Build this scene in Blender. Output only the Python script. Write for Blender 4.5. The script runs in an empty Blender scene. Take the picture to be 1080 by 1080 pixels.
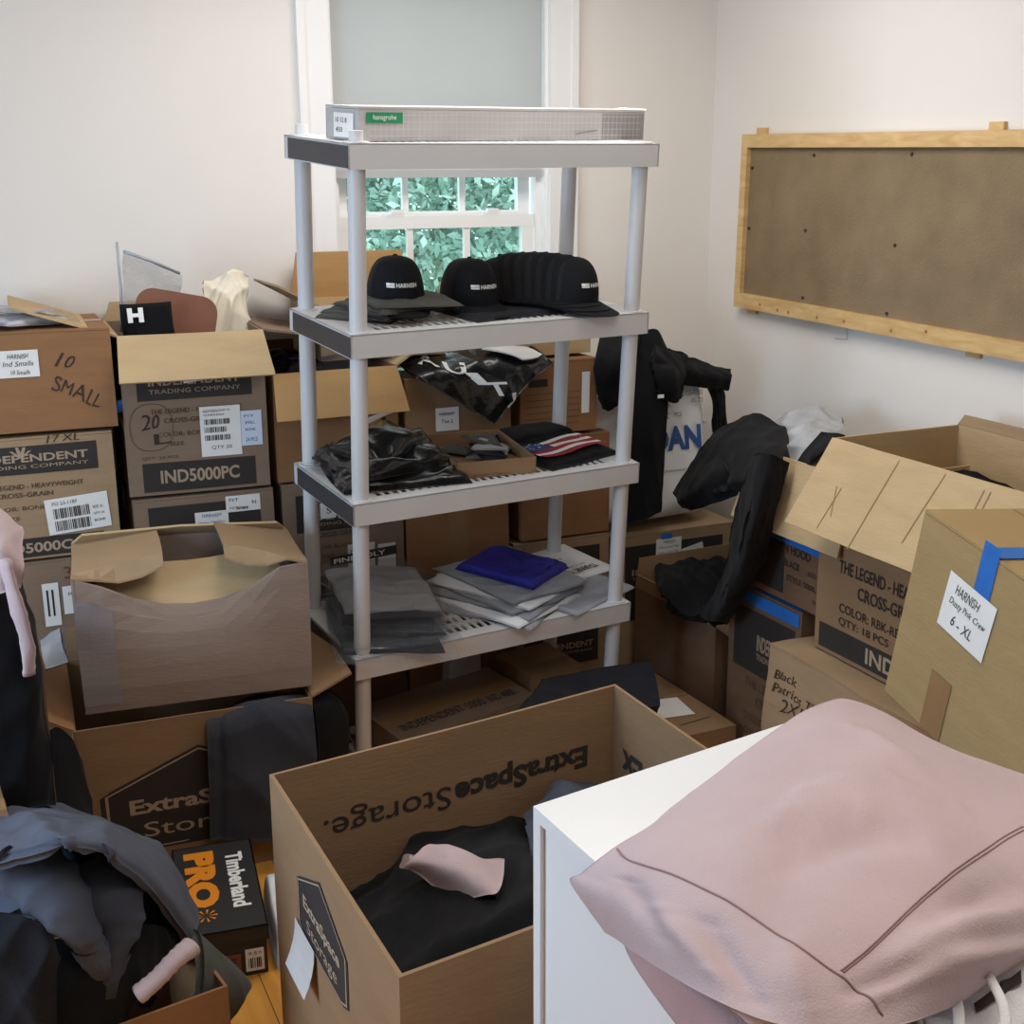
import bpy, math, random
import numpy as np
from mathutils import Matrix, Vector

# ------------------------------------------------------------------ camera, world, lights, exposure
sc = bpy.context.scene
COL = sc.collection
FPX, PITCH, ROLL, YAW, CAMH = 1329.3, -0.2596, 0.0054, -0.4215, 1.775
def rot(rx, ry, rz):
    c, s = math.cos, math.sin
    X = np.array([[1, 0, 0], [0, c(rx), -s(rx)], [0, s(rx), c(rx)]])
    Y = np.array([[c(ry), 0, s(ry)], [0, 1, 0], [-s(ry), 0, c(ry)]])
    Z = np.array([[c(rz), -s(rz), 0], [s(rz), c(rz), 0], [0, 0, 1]])
    return Z @ X @ Y
CM = rot(PITCH, ROLL, YAW)
cam_data = bpy.data.cameras.new('camera')
cam = bpy.data.objects.new('camera', cam_data); COL.objects.link(cam)
cam_data.sensor_width = 36; cam_data.sensor_fit = 'HORIZONTAL'; cam_data.lens = 36 * FPX / 1080
cam_data.clip_start = 0.05
bm_ = np.stack([CM[:, 0], CM[:, 2], -CM[:, 1]], 1)
m4 = Matrix([list(bm_[i]) + [[0, 0, CAMH][i]] for i in range(3)] + [[0, 0, 0, 1]])
cam.matrix_world = m4
sc.camera = cam
sc.view_settings.view_transform = 'Standard'; sc.view_settings.look = 'None'
sc.view_settings.exposure = 0.0; sc.view_settings.gamma = 1
w = bpy.data.worlds.new('sky'); sc.world = w; w.use_nodes = True
w.node_tree.nodes['Background'].inputs[0].default_value = (0.86, 0.95, 1.0, 1)
w.node_tree.nodes['Background'].inputs[1].default_value = 2.6
def area(name, loc, target, size, power, color, size_y=None):
    l = bpy.data.lights.new(name, 'AREA'); l.energy = power; l.color = color; l.size = size
    if size_y: l.shape = 'RECTANGLE'; l.size_y = size_y
    o = bpy.data.objects.new(name, l); COL.objects.link(o); o.location = loc
    d = Vector(target) - Vector(loc); o.rotation_euler = d.to_track_quat('-Z', 'Y').to_euler()
    return o
area('ceiling_lamp_and_fill', (1.4, 3.05, 2.66), (1.4, 3.1, 0), 1.3, 27, (1.0, 0.96, 0.90), 0.8)
area('ceiling_lamp_and_fill', (0.9, 0.8, 2.66), (0.9, 0.85, 0), 1.2, 18, (1.0, 0.96, 0.90), 1.0)  # added fill light over the near floor, not a known fixture of the room
area('side_window_daylight', (-1.52, 2.1, 1.45), (1.0, 2.4, 0.8), 1.0, 42, (0.48, 0.72, 1.0), 1.2)

def ray(x, y): return CM @ np.array([(x - 540) / FPX, 1, -(y - 540) / FPX])
CO = np.array([0, 0, CAMH])
def P(x, y, X=None, Y=None, Z=None):          # point where a sight line meets a real plane of the room
    d = ray(x, y)
    t = (X - CO[0]) / d[0] if X is not None else (Y - CO[1]) / d[1] if Y is not None else (Z - CO[2]) / d[2]
    return CO + d * t

# ------------------------------------------------------------------ materials
MATS = {}
def lin(c): return tuple(((v / 255) / 12.92 if v / 255 <= 0.04045 else ((v / 255 + 0.055) / 1.055) ** 2.4) for v in c[:3]) + (1,)
def mat(name, rgb, rough=0.6, var=0.08, scale=6, bump=0.0, bscale=60, metal=0, spec=0.5, trans=0, alpha=1, sheen=0, stretch=(1, 1, 1), coat=0, emit=None):
    if name in MATS: return MATS[name]
    m = bpy.data.materials.new(name); m.use_nodes = True; MATS[name] = m
    nt = m.node_tree; b = nt.nodes['Principled BSDF']; L = nt.links.new
    tc = nt.nodes.new('ShaderNodeTexCoord'); mp = nt.nodes.new('ShaderNodeMapping'); mp.inputs['Scale'].default_value = stretch
    L(tc.outputs['Object'], mp.inputs[0])
    n = nt.nodes.new('ShaderNodeTexNoise'); n.inputs['Scale'].default_value = scale; n.inputs['Detail'].default_value = 6
    L(mp.outputs[0], n.inputs[0])
    r = nt.nodes.new('ShaderNodeValToRGB'); c = lin(rgb)
    r.color_ramp.elements[0].position = 0.3; r.color_ramp.elements[1].position = 0.7
    r.color_ramp.elements[0].color = tuple(max(0, v * (1 - var)) for v in c[:3]) + (1,)
    r.color_ramp.elements[1].color = tuple(min(1, v * (1 + var)) for v in c[:3]) + (1,)
    L(n.outputs['Fac'], r.inputs[0]); L(r.outputs[0], b.inputs['Base Color'])
    b.inputs['Roughness'].default_value = rough; b.inputs['Metallic'].default_value = metal
    b.inputs['Specular IOR Level'].default_value = spec
    b.inputs['Transmission Weight'].default_value = trans; b.inputs['Alpha'].default_value = alpha
    b.inputs['Sheen Weight'].default_value = sheen; b.inputs['Coat Weight'].default_value = coat
    if bump:
        n2 = nt.nodes.new('ShaderNodeTexNoise'); n2.inputs['Scale'].default_value = bscale; n2.inputs['Detail'].default_value = 4
        L(mp.outputs[0], n2.inputs[0])
        bp = nt.nodes.new('ShaderNodeBump'); bp.inputs['Strength'].default_value = bump; bp.inputs['Distance'].default_value = 0.01
        L(n2.outputs['Fac'], bp.inputs['Height']); L(bp.outputs[0], b.inputs['Normal'])
    if emit: b.inputs['Emission Color'].default_value = lin(emit[0]); b.inputs['Emission Strength'].default_value = emit[1]
    return m
def card(name, rgb): return mat('cardboard_' + name, rgb, 0.75, 0.07, 5, 0.12, 40, stretch=(1, 1, 5), spec=0.25)
KRAFT = card('kraft', (142, 113, 84)); LIGHT = card('light', (186, 160, 122)); ORANGE = card('orange', (146, 106, 72))
DULL = card('dull', (134, 113, 95)); PALE = card('pale', (160, 134, 104)); GREYW = card('weathered', (144, 126, 114)); DARKC = card('brown', (112, 86, 66))
INK = mat('black_ink', (46, 40, 38), 0.7, 0.1, 12); INKT = mat('brown_ink', (86, 68, 52), 0.8, 0.1, 12); MARK = mat('marker_ink', (52, 40, 34), 0.7)
PRINT = mat('kraft_print', (168, 146, 122), 0.8, 0.08, 14)
PAPER = mat('paper', (232, 230, 226), 0.7, 0.03, 10); PAPERB = mat('blue_paper', (205, 216, 232), 0.7, 0.03, 10)
WHITEI = mat('white_ink', (236, 236, 234), 0.6, 0.03)
TAPE = mat('clear_tape', (150, 116, 80), 0.25, 0.06, 8, 0.05, 30, coat=0.3); BLUET = mat('blue_tape', (40, 108, 190), 0.55, 0.12, 14, 0.15, 60)
PLASTIC = mat('white_resin', (204, 204, 205), 0.45, 0.03, 5, 0.03, 150); DARKP = mat('dark_resin', (58, 56, 60), 0.5, 0.06, 8, 0.03, 150)
def fabric(name, rgb, var=0.1): return mat('fabric_' + name, rgb, 0.9, var, 9, 0.25, 420, sheen=0.04, spec=0.15)
BLACKF = fabric('black', (20, 20, 23), 0.2); NAVYB = fabric('charcoal', (32, 33, 39), 0.15); SLATE = fabric('slate', (78, 82, 95)); SLATED = fabric('dark_slate', (64, 67, 78))
PINK = fabric('pink', (186, 165, 166), 0.04); PINKD = fabric('pink_thread', (146, 116, 114)); WHITEF = fabric('white', (226, 225, 226), 0.03); GREYF = fabric('heather', (168, 168, 170), 0.25)
CREAM = fabric('cream', (226, 218, 200), 0.04); CAPF = mat('cap_fabric', (20, 21, 25), 0.85, 0.2, 30, 0.2, 300, spec=0.2); MESH = mat('cap_mesh', (34, 32, 32), 0.8, 0.4, 260, 0.3, 300, spec=0.2)
POLYB = mat('black_poly', (22, 22, 24), 0.22, 0.3, 8, 0.5, 22, coat=0.3); POLYG = mat('grey_poly', (158, 162, 170), 0.3, 0.15, 8, 0.4, 26, coat=0.2)
POLYW = mat('white_poly', (234, 236, 238), 0.4, 0.04, 6, 0.25, 14, coat=0.15); OLIVE = fabric('grey_green', (84, 84, 80), 0.12)
def clearmat(name, tint, mixf):
    m = bpy.data.materials.new(name); m.use_nodes = True; nt = m.node_tree; L = nt.links.new
    b = nt.nodes['Principled BSDF']; b.inputs['Base Color'].default_value = lin(tint); b.inputs['Roughness'].default_value = 0.15
    n = nt.nodes.new('ShaderNodeTexNoise'); n.inputs['Scale'].default_value = 18; n.inputs['Detail'].default_value = 4
    bp = nt.nodes.new('ShaderNodeBump'); bp.inputs['Strength'].default_value = 0.8; bp.inputs['Distance'].default_value = 0.02
    L(n.outputs['Fac'], bp.inputs['Height']); L(bp.outputs[0], b.inputs['Normal'])
    t = nt.nodes.new('ShaderNodeBsdfTransparent'); mx = nt.nodes.new('ShaderNodeMixShader'); mx.inputs[0].default_value = mixf
    L(t.outputs[0], mx.inputs[1]); L(b.outputs[0], mx.inputs[2]); L(mx.outputs[0], nt.nodes['Material Output'].inputs['Surface'])
    return m
CLEARG = clearmat('clear_film', (176, 178, 178), 0.5)
CLEARP = clearmat('clear_poly', (150, 154, 162), 0.12)
def wood(name, c1, c2, sx, knots=False, rough=0.5):
    m = bpy.data.materials.new(name); m.use_nodes = True; nt = m.node_tree; L = nt.links.new; b = nt.nodes['Principled BSDF']
    tc = nt.nodes.new('ShaderNodeTexCoord'); mp = nt.nodes.new('ShaderNodeMapping'); mp.inputs['Scale'].default_value = sx
    L(tc.outputs['Object'], mp.inputs[0]); n = nt.nodes.new('ShaderNodeTexNoise'); n.inputs['Scale'].default_value = 3; n.inputs['Detail'].default_value = 8
    n.inputs['Distortion'].default_value = 0.6; L(mp.outputs[0], n.inputs[0])
    r = nt.nodes.new('ShaderNodeValToRGB'); r.color_ramp.elements[0].position = 0.3; r.color_ramp.elements[1].position = 0.7
    r.color_ramp.elements[0].color = lin(c1); r.color_ramp.elements[1].color = lin(c2); L(n.outputs['Fac'], r.inputs[0])
    L(r.outputs[0], b.inputs['Base Color']); b.inputs['Roughness'].default_value = rough
    return m
PINE = wood('pine', (196, 156, 100), (222, 188, 134), (3, 2, 14)); FLOORM = wood('floor_boards', (204, 136, 52), (230, 166, 74), (9, 0.7, 1), rough=0.35)
WALLM = mat('wall_paint', (230, 224, 218), 0.9, 0.015, 2, 0.04, 160); CEILM = mat('ceiling_paint', (235, 232, 226), 0.9, 0.01, 2)
TRIMM = mat('white_trim', (236, 234, 234), 0.4, 0.01, 3)
SHADEM = mat('shade_fabric', (192, 194, 196), 0.85, 0.02, 4, 0.05, 300)
def shade_translucent():
    nt = SHADEM.node_tree; L = nt.links.new; b = nt.nodes['Principled BSDF']
    t = nt.nodes.new('ShaderNodeBsdfTranslucent'); t.inputs[0].default_value = lin((196, 190, 184)); mx = nt.nodes.new('ShaderNodeMixShader'); mx.inputs[0].default_value = 0.22
    L(b.outputs[0], mx.inputs[1]); L(t.outputs[0], mx.inputs[2]); L(mx.outputs[0], nt.nodes['Material Output'].inputs['Surface'])
shade_translucent()
CORK = mat('brown_fibreboard', (136, 117, 92), 0.95, 0.12, 7, 0.3, 160, spec=0.1)
GLASS = mat('window_glass', (240, 250, 248), 0.0, 0, 1, trans=1)
def glass_thin():
    nt = GLASS.node_tree; L = nt.links.new; t = nt.nodes.new('ShaderNodeBsdfTransparent'); t.inputs[0].default_value = (0.82, 0.92, 0.91, 1)
    g = nt.nodes.new('ShaderNodeBsdfGlossy'); g.inputs['Roughness'].default_value = 0.02; mx = nt.nodes.new('ShaderNodeMixShader'); mx.inputs[0].default_value = 0.06
    L(t.outputs[0], mx.inputs[1]); L(g.outputs[0], mx.inputs[2]); L(mx.outputs[0], nt.nodes['Material Output'].inputs['Surface'])
glass_thin()
LEAF = mat('leaf', (140, 172, 158), 0.6, 0.5, 0.9, spec=0.3); LEAF2 = mat('leaf_light', (184, 208, 196), 0.6, 0.4, 1.2, spec=0.3); BARK = mat('bark', (80, 70, 58), 0.9, 0.2, 12)
CABM = mat('white_lacquer', (226, 227, 228), 0.28, 0.01, 4); SHOEB = mat('black_card', (40, 39, 40), 0.55, 0.1, 8); ORNG = mat('orange_ink', (232, 140, 30), 0.5, 0.05); REDI = mat('red_ink', (150, 44, 40), 0.6)
GREENI = mat('green_ink', (22, 130, 84), 0.5); GRIDM = mat('grey_print_and_shade', (176, 172, 172), 0.6, 0.05, 8); BLUEF = mat('blue_print', (44, 44, 150), 0.55, 0.12, 10, 0.2, 60)
BLUEI = mat('blue_ink', (44, 84, 150), 0.5); LEATHER = mat('brown_leather', (128, 82, 62), 0.55, 0.1, 10, 0.1, 120); REDF = fabric('red', (168, 44, 62)); BLUEST = fabric('flag_blue', (52, 84, 140), 0.25)
GREYLINE = mat('grey_ink', (120, 118, 120), 0.7)

# ------------------------------------------------------------------ mesh helpers
class MB:
    def __init__(s): s.v = []; s.f = []; s.mi = []
    def add(s, verts, faces, mi=0):
        b = len(s.v); s.v += [tuple(float(c) for c in p) for p in verts]; s.f += [tuple(b + i for i in f) for f in faces]; s.mi += [mi] * len(faces)
    def grid(s, G, mi=0, flip=False):
        G = np.asarray(G); a, b = G.shape[:2]
        F = [(i * b + j, (i + 1) * b + j, (i + 1) * b + j + 1, i * b + j + 1) for i in range(a - 1) for j in range(b - 1)]
        if flip: F = [f[::-1] for f in F]
        s.add(G.reshape(-1, 3), F, mi)
    def shell(s, G, H, mi=0):                   # closed solid between grid G and grid H
        G = np.asarray(G); H = np.asarray(H); a, b = G.shape[:2]; n = a * b
        F = [(i * b + j, (i + 1) * b + j, (i + 1) * b + j + 1, i * b + j + 1) for i in range(a - 1) for j in range(b - 1)]
        F2 = [tuple(n + k for k in f[::-1]) for f in F]
        ring = [(i, 0) for i in range(a)] + [(a - 1, j) for j in range(1, b)] + [(i, b - 1) for i in range(a - 2, -1, -1)] + [(0, j) for j in range(b - 2, 0, -1)]
        k = [i * b + j for i, j in ring]; S = [(k[i], n + k[i], n + k[(i + 1) % len(k)], k[(i + 1) % len(k)]) for i in range(len(k))]
        s.add(np.concatenate([G.reshape(-1, 3), H.reshape(-1, 3)]), F + F2 + [q[::-1] for q in S], mi)
    def box(s, lo, hi, mi=0, M=None):
        x0, y0, z0 = lo; x1, y1, z1 = hi
        V = np.array([(x0, y0, z0), (x1, y0, z0), (x1, y1, z0), (x0, y1, z0), (x0, y0, z1), (x1, y0, z1), (x1, y1, z1), (x0, y1, z1)], float)
        if M is not None: V = M(V)
        s.add(V, [(0, 3, 2, 1), (4, 5, 6, 7), (0, 1, 5, 4), (1, 2, 6, 5), (2, 3, 7, 6), (3, 0, 4, 7)], mi)
    def cyl(s, a, b, r0, r1=None, n=20, mi=0):
        a = np.array(a, float); b = np.array(b, float); r1 = r0 if r1 is None else r1; d = (b - a) / np.linalg.norm(b - a)
        u = np.cross(d, [0, 0, 1.]) if abs(d[2]) < .9 else np.cross(d, [1., 0, 0]); u /= np.linalg.norm(u); w_ = np.cross(d, u)
        A = [a + r0 * (math.cos(t) * u + math.sin(t) * w_) for t in np.linspace(0, 2 * math.pi, n, endpoint=False)]
        B = [b + r1 * (math.cos(t) * u + math.sin(t) * w_) for t in np.linspace(0, 2 * math.pi, n, endpoint=False)]
        s.add(A + B, [(i, (i + 1) % n, n + (i + 1) % n, n + i) for i in range(n)] + [tuple(range(n))[::-1], tuple(range(n, 2 * n))], mi)
    def build(s, name, mats, parent=None, smooth=False, M=None):
        me = bpy.data.meshes.new(name); me.from_pydata(s.v, [], s.f); me.update()
        for m in (mats if isinstance(mats, (list, tuple)) else [mats]): me.materials.append(m)
        me.polygons.foreach_set('material_index', s.mi)
        if smooth: me.polygons.foreach_set('use_smooth', [True] * len(s.f))
        o = bpy.data.objects.new(name, me); COL.objects.link(o)
        if parent is not None: o.parent = parent
        if M is not None: o.matrix_world = M
        return o
def tag(o, label=None, cat=None, group=None, kind=None):
    for k, v in (('label', label), ('category', cat), ('group', group), ('kind', kind)):
        if v: o[k] = v
    return o
def empty(name, M, label, cat, group=None):
    o = bpy.data.objects.new(name, None); COL.objects.link(o); o.empty_display_size = 0.05; o.matrix_world = M
    return tag(o, label, cat, group)
def TR(loc, rz=0, rx=0, ry=0):
    R = rot(math.radians(rx), math.radians(ry), math.radians(rz))
    return Matrix([list(R[i]) + [float(loc[i])] for i in range(3)] + [[0, 0, 0, 1]])
def snoise(p, seed, k=6.0):
    rs = np.random.RandomState(seed); p = np.asarray(p, float); out = np.zeros(p.shape)
    for o in range(4):
        K = rs.normal(size=(3, 3)) * k * (0.6 + 0.5 * o); ph = rs.uniform(0, 6.28, 3)
        out += np.sin(p @ K.T + ph) / (1 + 0.7 * o)
    return out / 2.2
TC = {}
def text_mesh(s, bold=0.0, shear=0.0):
    key = (s, bold, shear)
    if key in TC: return TC[key]
    c = bpy.data.curves.new('txt', 'FONT'); c.body = s; c.size = 1; c.offset = bold; c.shear = shear; c.resolution_u = 3
    o = bpy.data.objects.new('txt', c); COL.objects.link(o)
    me = bpy.data.meshes.new_from_object(o.evaluated_get(bpy.context.evaluated_depsgraph_get()))
    v = np.zeros(len(me.vertices) * 3); me.vertices.foreach_get('co', v); v = v.reshape(-1, 3)[:, :2]
    f = [tuple(p.vertices) for p in me.polygons]
    bpy.data.objects.remove(o); bpy.data.curves.remove(c); bpy.data.meshes.remove(me)
    lo, hi = v.min(0), v.max(0); v = (v - lo) / (hi - lo)
    TC[key] = (v, f); return TC[key]
def placed(s, u, v, w_, h, bold=0.0, shear=0.0, ang=0, wob=0.0, seed=1):
    V, F = text_mesh(s, bold, shear); V = V * [w_, h]
    if wob: V = V + snoise(np.c_[V, 0 * V[:, 0]], seed, 90)[:, :2] * wob
    a = math.radians(ang); V = V - [w_ / 2, h / 2]; V = np.c_[V[:, 0] * math.cos(a) - V[:, 1] * math.sin(a), V[:, 0] * math.sin(a) + V[:, 1] * math.cos(a)]
    return V + [u + w_ / 2, v + h / 2], F
LOREM = ['QTY 24', 'SHIP TO', 'PO 1184', 'STYLE', 'SIZE XL', 'COLOR BLACK']

# ------------------------------------------------------------------ cardboard boxes
class Box:
    def __init__(s, name, label, cat, M, size, mat_, top='closed', group=None, bulge=0.004, seed=1, flaps=(), warp=None, shear=0.0, inner=None, tape=True, t=0.006, kx=5.0):
        s.root = empty(name, M, label, cat, group); s.w, s.d, s.h = size; s.b = bulge; s.seed = seed; s.xw = warp; s.sh = shear; s.t = t; s.kx = kx
        s.mat = mat_; inner = inner or mat_
        m = MB(); w_, d, h = size
        for side in ('front', 'right', 'back', 'left'):
            O, U, V, N, L_, H_ = s.frame(side); nu, nv = 9, 7
            G = np.array([[O + U * L_ * a + V * H_ * b_ for b_ in np.linspace(0, 1, nv)] for a in np.linspace(0, 1, nu)])
            m.shell(s.W(G), s.W(G - N * t), 0)
        G = np.array([[(-w_ / 2 + w_ * a, -d / 2 + d * b_, 0.004) for b_ in np.linspace(0, 1, 7)] for a in np.linspace(0, 1, 7)])
        m.shell(s.W(G + [0, 0, t]), s.W(G), 0)
        s.body = m.build('body', [mat_], s.root)
        if top == 'closed':
            for k in (0, 1):
                y0, y1 = (-d / 2, -0.002) if k == 0 else (0.002, d / 2)
                G = np.array([[(-w_ / 2 + w_ * a, y0 + (y1 - y0) * b_, h + 0.001) for b_ in np.linspace(0, 1, 6)] for a in np.linspace(0, 1, 9)])
                m = MB(); m.shell(s.W(G + [0, 0, t]), s.W(G)); m.build('flap', [mat_], s.root)
            if tape:
                m = MB(); G = np.array([[(-w_ / 2 + w_ * a, -0.027 + .054 * b_, h + t + 0.002) for b_ in (0, 1)] for a in np.linspace(0, 1, 12)]); m.grid(s.W(G))
                for sx in (-1, 1):
                    G = np.array([[(sx * (w_ / 2 + 0.0015), -0.027 + .054 * b_, h + t + 0.002 - 0.07 * a) for b_ in (0, 1)] for a in np.linspace(0, 1, 4)]); m.grid(s.W(G))
                m.build('tape', [TAPE], s.root)
        for fl in flaps: s.flap(*fl)
    def W(s, G):
        G = np.asarray(G, float); sh = G.shape; p = G.reshape(-1, 3)
        p = p + snoise(p, s.seed, s.kx) * s.b * np.array([1, 1, 0.5])
        if s.xw: p = s.xw(p)
        if s.sh: p = p + np.c_[(p[:, 1] + s.d / 2) * s.sh, 0 * p[:, 0], 0 * p[:, 0]]
        return p.reshape(sh)
    def frame(s, side):
        w_, d, h = s.w, s.d, s.h; X, Y, Z = np.eye(3)
        return {'front': (np.array([-w_ / 2, -d / 2, 0]), X, Z, -Y, w_, h), 'right': (np.array([w_ / 2, -d / 2, 0]), Y, Z, X, d, h),
                'back': (np.array([w_ / 2, d / 2, 0]), -X, Z, Y, w_, h), 'left': (np.array([-w_ / 2, d / 2, 0]), -Y, Z, -X, d, h),
                'top': (np.array([-w_ / 2, -d / 2, h + s.t + 0.001]), X, Y, Z, w_, d),
                'inback': (np.array([-w_ / 2, d / 2 - s.t, 0]), X, Z, -Y, w_, h), 'inright': (np.array([w_ / 2 - s.t, d / 2, 0]), -Y, Z, -X, d, h)}[side]
    def map(s, side, uv, off):
        O, U, V, N, _, _ = s.frame(side); uv = np.asarray(uv, float)
        return s.W(O + uv[..., :1] * U + uv[..., 1:2] * V + N * off)
    def flap(s, side, ang, length, taper=0.02, m=None, curl=0.0, lo=0.0, hi=1.0, name='flap', lift=0.0):
        O, U, V, N, L_, H_ = s.frame(side); a = math.radians(ang)
        nu, nv = 9, 5; G = np.zeros((nu, nv, 3)); Nn = np.zeros((nu, nv, 3))
        for j, b_ in enumerate(np.linspace(0, 1, nv)):
            aa = a + curl * b_; D = math.cos(aa) * V + math.sin(aa) * N; ND = math.cos(aa) * N - math.sin(aa) * V
            for i, c in enumerate(np.linspace(0, 1, nu)):
                u = lo * L_ + (hi - lo) * L_ * c; u = u + (taper * b_ * (1 - 2 * c))
                G[i, j] = O + U * u + V * (H_ + lift) + D * length * b_; Nn[i, j] = ND
        mb = MB(); mb.shell(s.W(G + Nn * 0.0015), s.W(G - Nn * s.t * 0.8)); o = mb.build(name, [m or s.mat], s.root)
        return o
    def panel(s, side, u0, v0, u1, v1, m=INK, name='print_panel', off=0.0012, poly=None, slant=0.0):
        mb = MB()
        if poly:
            vs = [p[1] for p in poly]; G = []; n = len(poly)
            for v in np.linspace(min(vs) + 1e-5, max(vs) - 1e-5, 16):
                us = [poly[i][0] + (poly[(i + 1) % n][0] - poly[i][0]) * (v - poly[i][1]) / (poly[(i + 1) % n][1] - poly[i][1]) for i in range(n) if (poly[i][1] - v) * (poly[(i + 1) % n][1] - v) < 0]
                G.append([(a, v) for a in np.linspace(min(us), max(us), 12)])
            mb.grid(s.map(side, G, off))
        else: mb.grid(s.map(side, [[(a, b_ + slant * (a - u0)) for b_ in np.linspace(v0, v1, 6)] for a in np.linspace(u0, u1, 9)], off))
        return mb.build(name, [m], s.root)
    def text(s, side, items, m=PRINT, name='lettering', off=0.002):
        for it in items:
            mb = MB(); V, F = placed(*it[:5], **(it[5] if len(it) > 5 else {})); mb.add(s.map(side, V, off), F); mb.build(name, [m], s.root)
    def label(s, side, u, v, w_, h, lines=(), bars=(), m=PAPER, name='shipping_label', ink=INK, off=0.0026, ang=0, seed=3, hand=False):
        a = math.radians(ang)
        def R(p): p = np.asarray(p, float); q = p - [w_ / 2, h / 2]; return np.stack([q[..., 0] * math.cos(a) - q[..., 1] * math.sin(a), q[..., 0] * math.sin(a) + q[..., 1] * math.cos(a)], -1) + [u + w_ / 2, v + h / 2]
        mb = MB(); mb.grid(s.map(side, R([[(x, y) for y in np.linspace(0, h, 4)] for x in np.linspace(0, w_, 4)]), off)); o = mb.build(name, [m], s.root)
        mb = MB(); rs = random.Random(seed)
        for (bx, by, bw, bh) in bars:
            x = bx
            while x < bx + bw:
                k = rs.choice((.0012, .002, .0032)); mb.add(s.map(side, R([(x, by), (min(x + k, bx + bw), by), (min(x + k, bx + bw), by + bh), (x, by + bh)]), off + .0008), [(0, 1, 2, 3)]); x += k + rs.choice((.0012, .002, .003))
        for (tx, x, y, tw, th) in lines:
            V, F = placed(tx, x, y, tw, th, **(dict(shear=.25, wob=.0012, seed=seed) if hand else {})); mb.add(s.map(side, R(V), off + .0008), F)
        if mb.v: pr = mb.build('label_print', [ink], o)
        return o

# ------------------------------------------------------------------ cloth
def cr(c, n):                                    # Catmull-Rom resample along axis 0
    c = np.asarray(c, float); k = len(c); t = np.linspace(0, k - 1 - 1e-9, n); i = t.astype(int); f = (t - i).reshape((-1,) + (1,) * (c.ndim - 1))
    e = np.concatenate([[2 * c[0] - c[1]], c, [2 * c[-1] - c[-2]]]); p0, p1, p2, p3 = e[i], e[i + 1], e[i + 2], e[np.minimum(i + 3, k + 1)]
    return 0.5 * (2 * p1 + (p2 - p0) * f + (2 * p0 - 5 * p1 + 4 * p2 - p3) * f ** 2 + (3 * p1 - p0 - 3 * p2 + p3) * f ** 3)
def normals(G):
    du = np.gradient(G, axis=0); dv = np.gradient(G, axis=1); n = np.cross(du, dv); return n / (np.linalg.norm(n, axis=2, keepdims=True) + 1e-9)
class Cloth:
    def __init__(s, ctrl, res=(60, 60), amp=0.006, seed=1, k=16, folds=(), up=(0, -.5, 1)):
        G = cr(np.swapaxes(cr(ctrl, res[0]), 0, 1), res[1]); G = np.swapaxes(G, 0, 1)
        N = normals(G)
        if (N.reshape(-1, 3).mean(0) @ np.array(up)) < 0: N = -N
        rs = np.random.RandomState(seed); U, V = np.meshgrid(np.linspace(0, 1, res[0]), np.linspace(0, 1, res[1]), indexing='ij'); D = 0 * U
        q = G.reshape(-1, 3); wv = snoise(q, seed + 5, 5).reshape(G.shape)
        for o in range(5):
            th = rs.uniform(0, math.pi); kk = k * (0.6 + 0.45 * o); d = np.array([math.cos(th), math.sin(th), rs.uniform(-.6, .6)])
            ph = (G @ d) * kk + wv[..., o % 3] * 1.6 + rs.uniform(0, 6); D += (1 - np.abs(np.sin(ph))) ** 1.6 / (1 + 0.5 * o) * amp
        D -= D.mean()
        for (u0, v0, u1, v1, wd, a) in folds:       # a fold is a soft ridge (or groove) from one place on the cloth to another
            A = np.array([u0, v0]); B = np.array([u1, v1]) - A; t = np.clip(((U - A[0]) * B[0] + (V - A[1]) * B[1]) / (B @ B), 0, 1)
            dd = np.hypot(U - A[0] - t * B[0], V - A[1] - t * B[1]); D += a * np.exp(-(dd / wd) ** 2) * (0.4 + 0.6 * np.sin(np.pi * np.clip(t, .08, .92)))
        s.G = G + N * D[..., None]; s.N = normals(s.G)
        if (s.N.reshape(-1, 3).mean(0) @ np.array(up)) < 0: s.N = -s.N
    def build(s, name, m, parent=None, th=0.006, M=None):
        mb = MB(); mb.shell(s.G, s.G - s.N * th); return mb.build(name, m if isinstance(m, list) else [m], parent, True, M)
    def at(s, uv, off=0.0):
        uv = np.clip(np.asarray(uv, float), 0, 1); a, b = s.G.shape[:2]; x = uv[:, 0] * (a - 1.001); y = uv[:, 1] * (b - 1.001); i = x.astype(int); j = y.astype(int); fx = (x - i)[:, None]; fy = (y - j)[:, None]
        f = lambda A: A[i, j] * (1 - fx) * (1 - fy) + A[i + 1, j] * fx * (1 - fy) + A[i, j + 1] * (1 - fx) * fy + A[i + 1, j + 1] * fx * fy
        return f(s.G) + f(s.N) * off
    def seam(s, pts, r, m, parent, name='seam', n=60):
        tube(name, s.at(cr(pts, n), r * 0.3), [r], m, parent, 6, 0)
def near_uv(c, pts):
    V = (c.G.reshape(-1, 3) - CO) @ CM; Q = np.c_[540 + FPX * V[:, 0] / V[:, 1], 540 - FPX * V[:, 2] / V[:, 1]]; b = c.G.shape[1]; o = []
    for p in pts: k = int(np.argmin(((Q - p) ** 2).sum(1) + 1e6 * (c.N.reshape(-1, 3)[:, 2] < 0))); o.append((k // b / (c.G.shape[0] - 1), k % b / (b - 1)))
    return o
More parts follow.
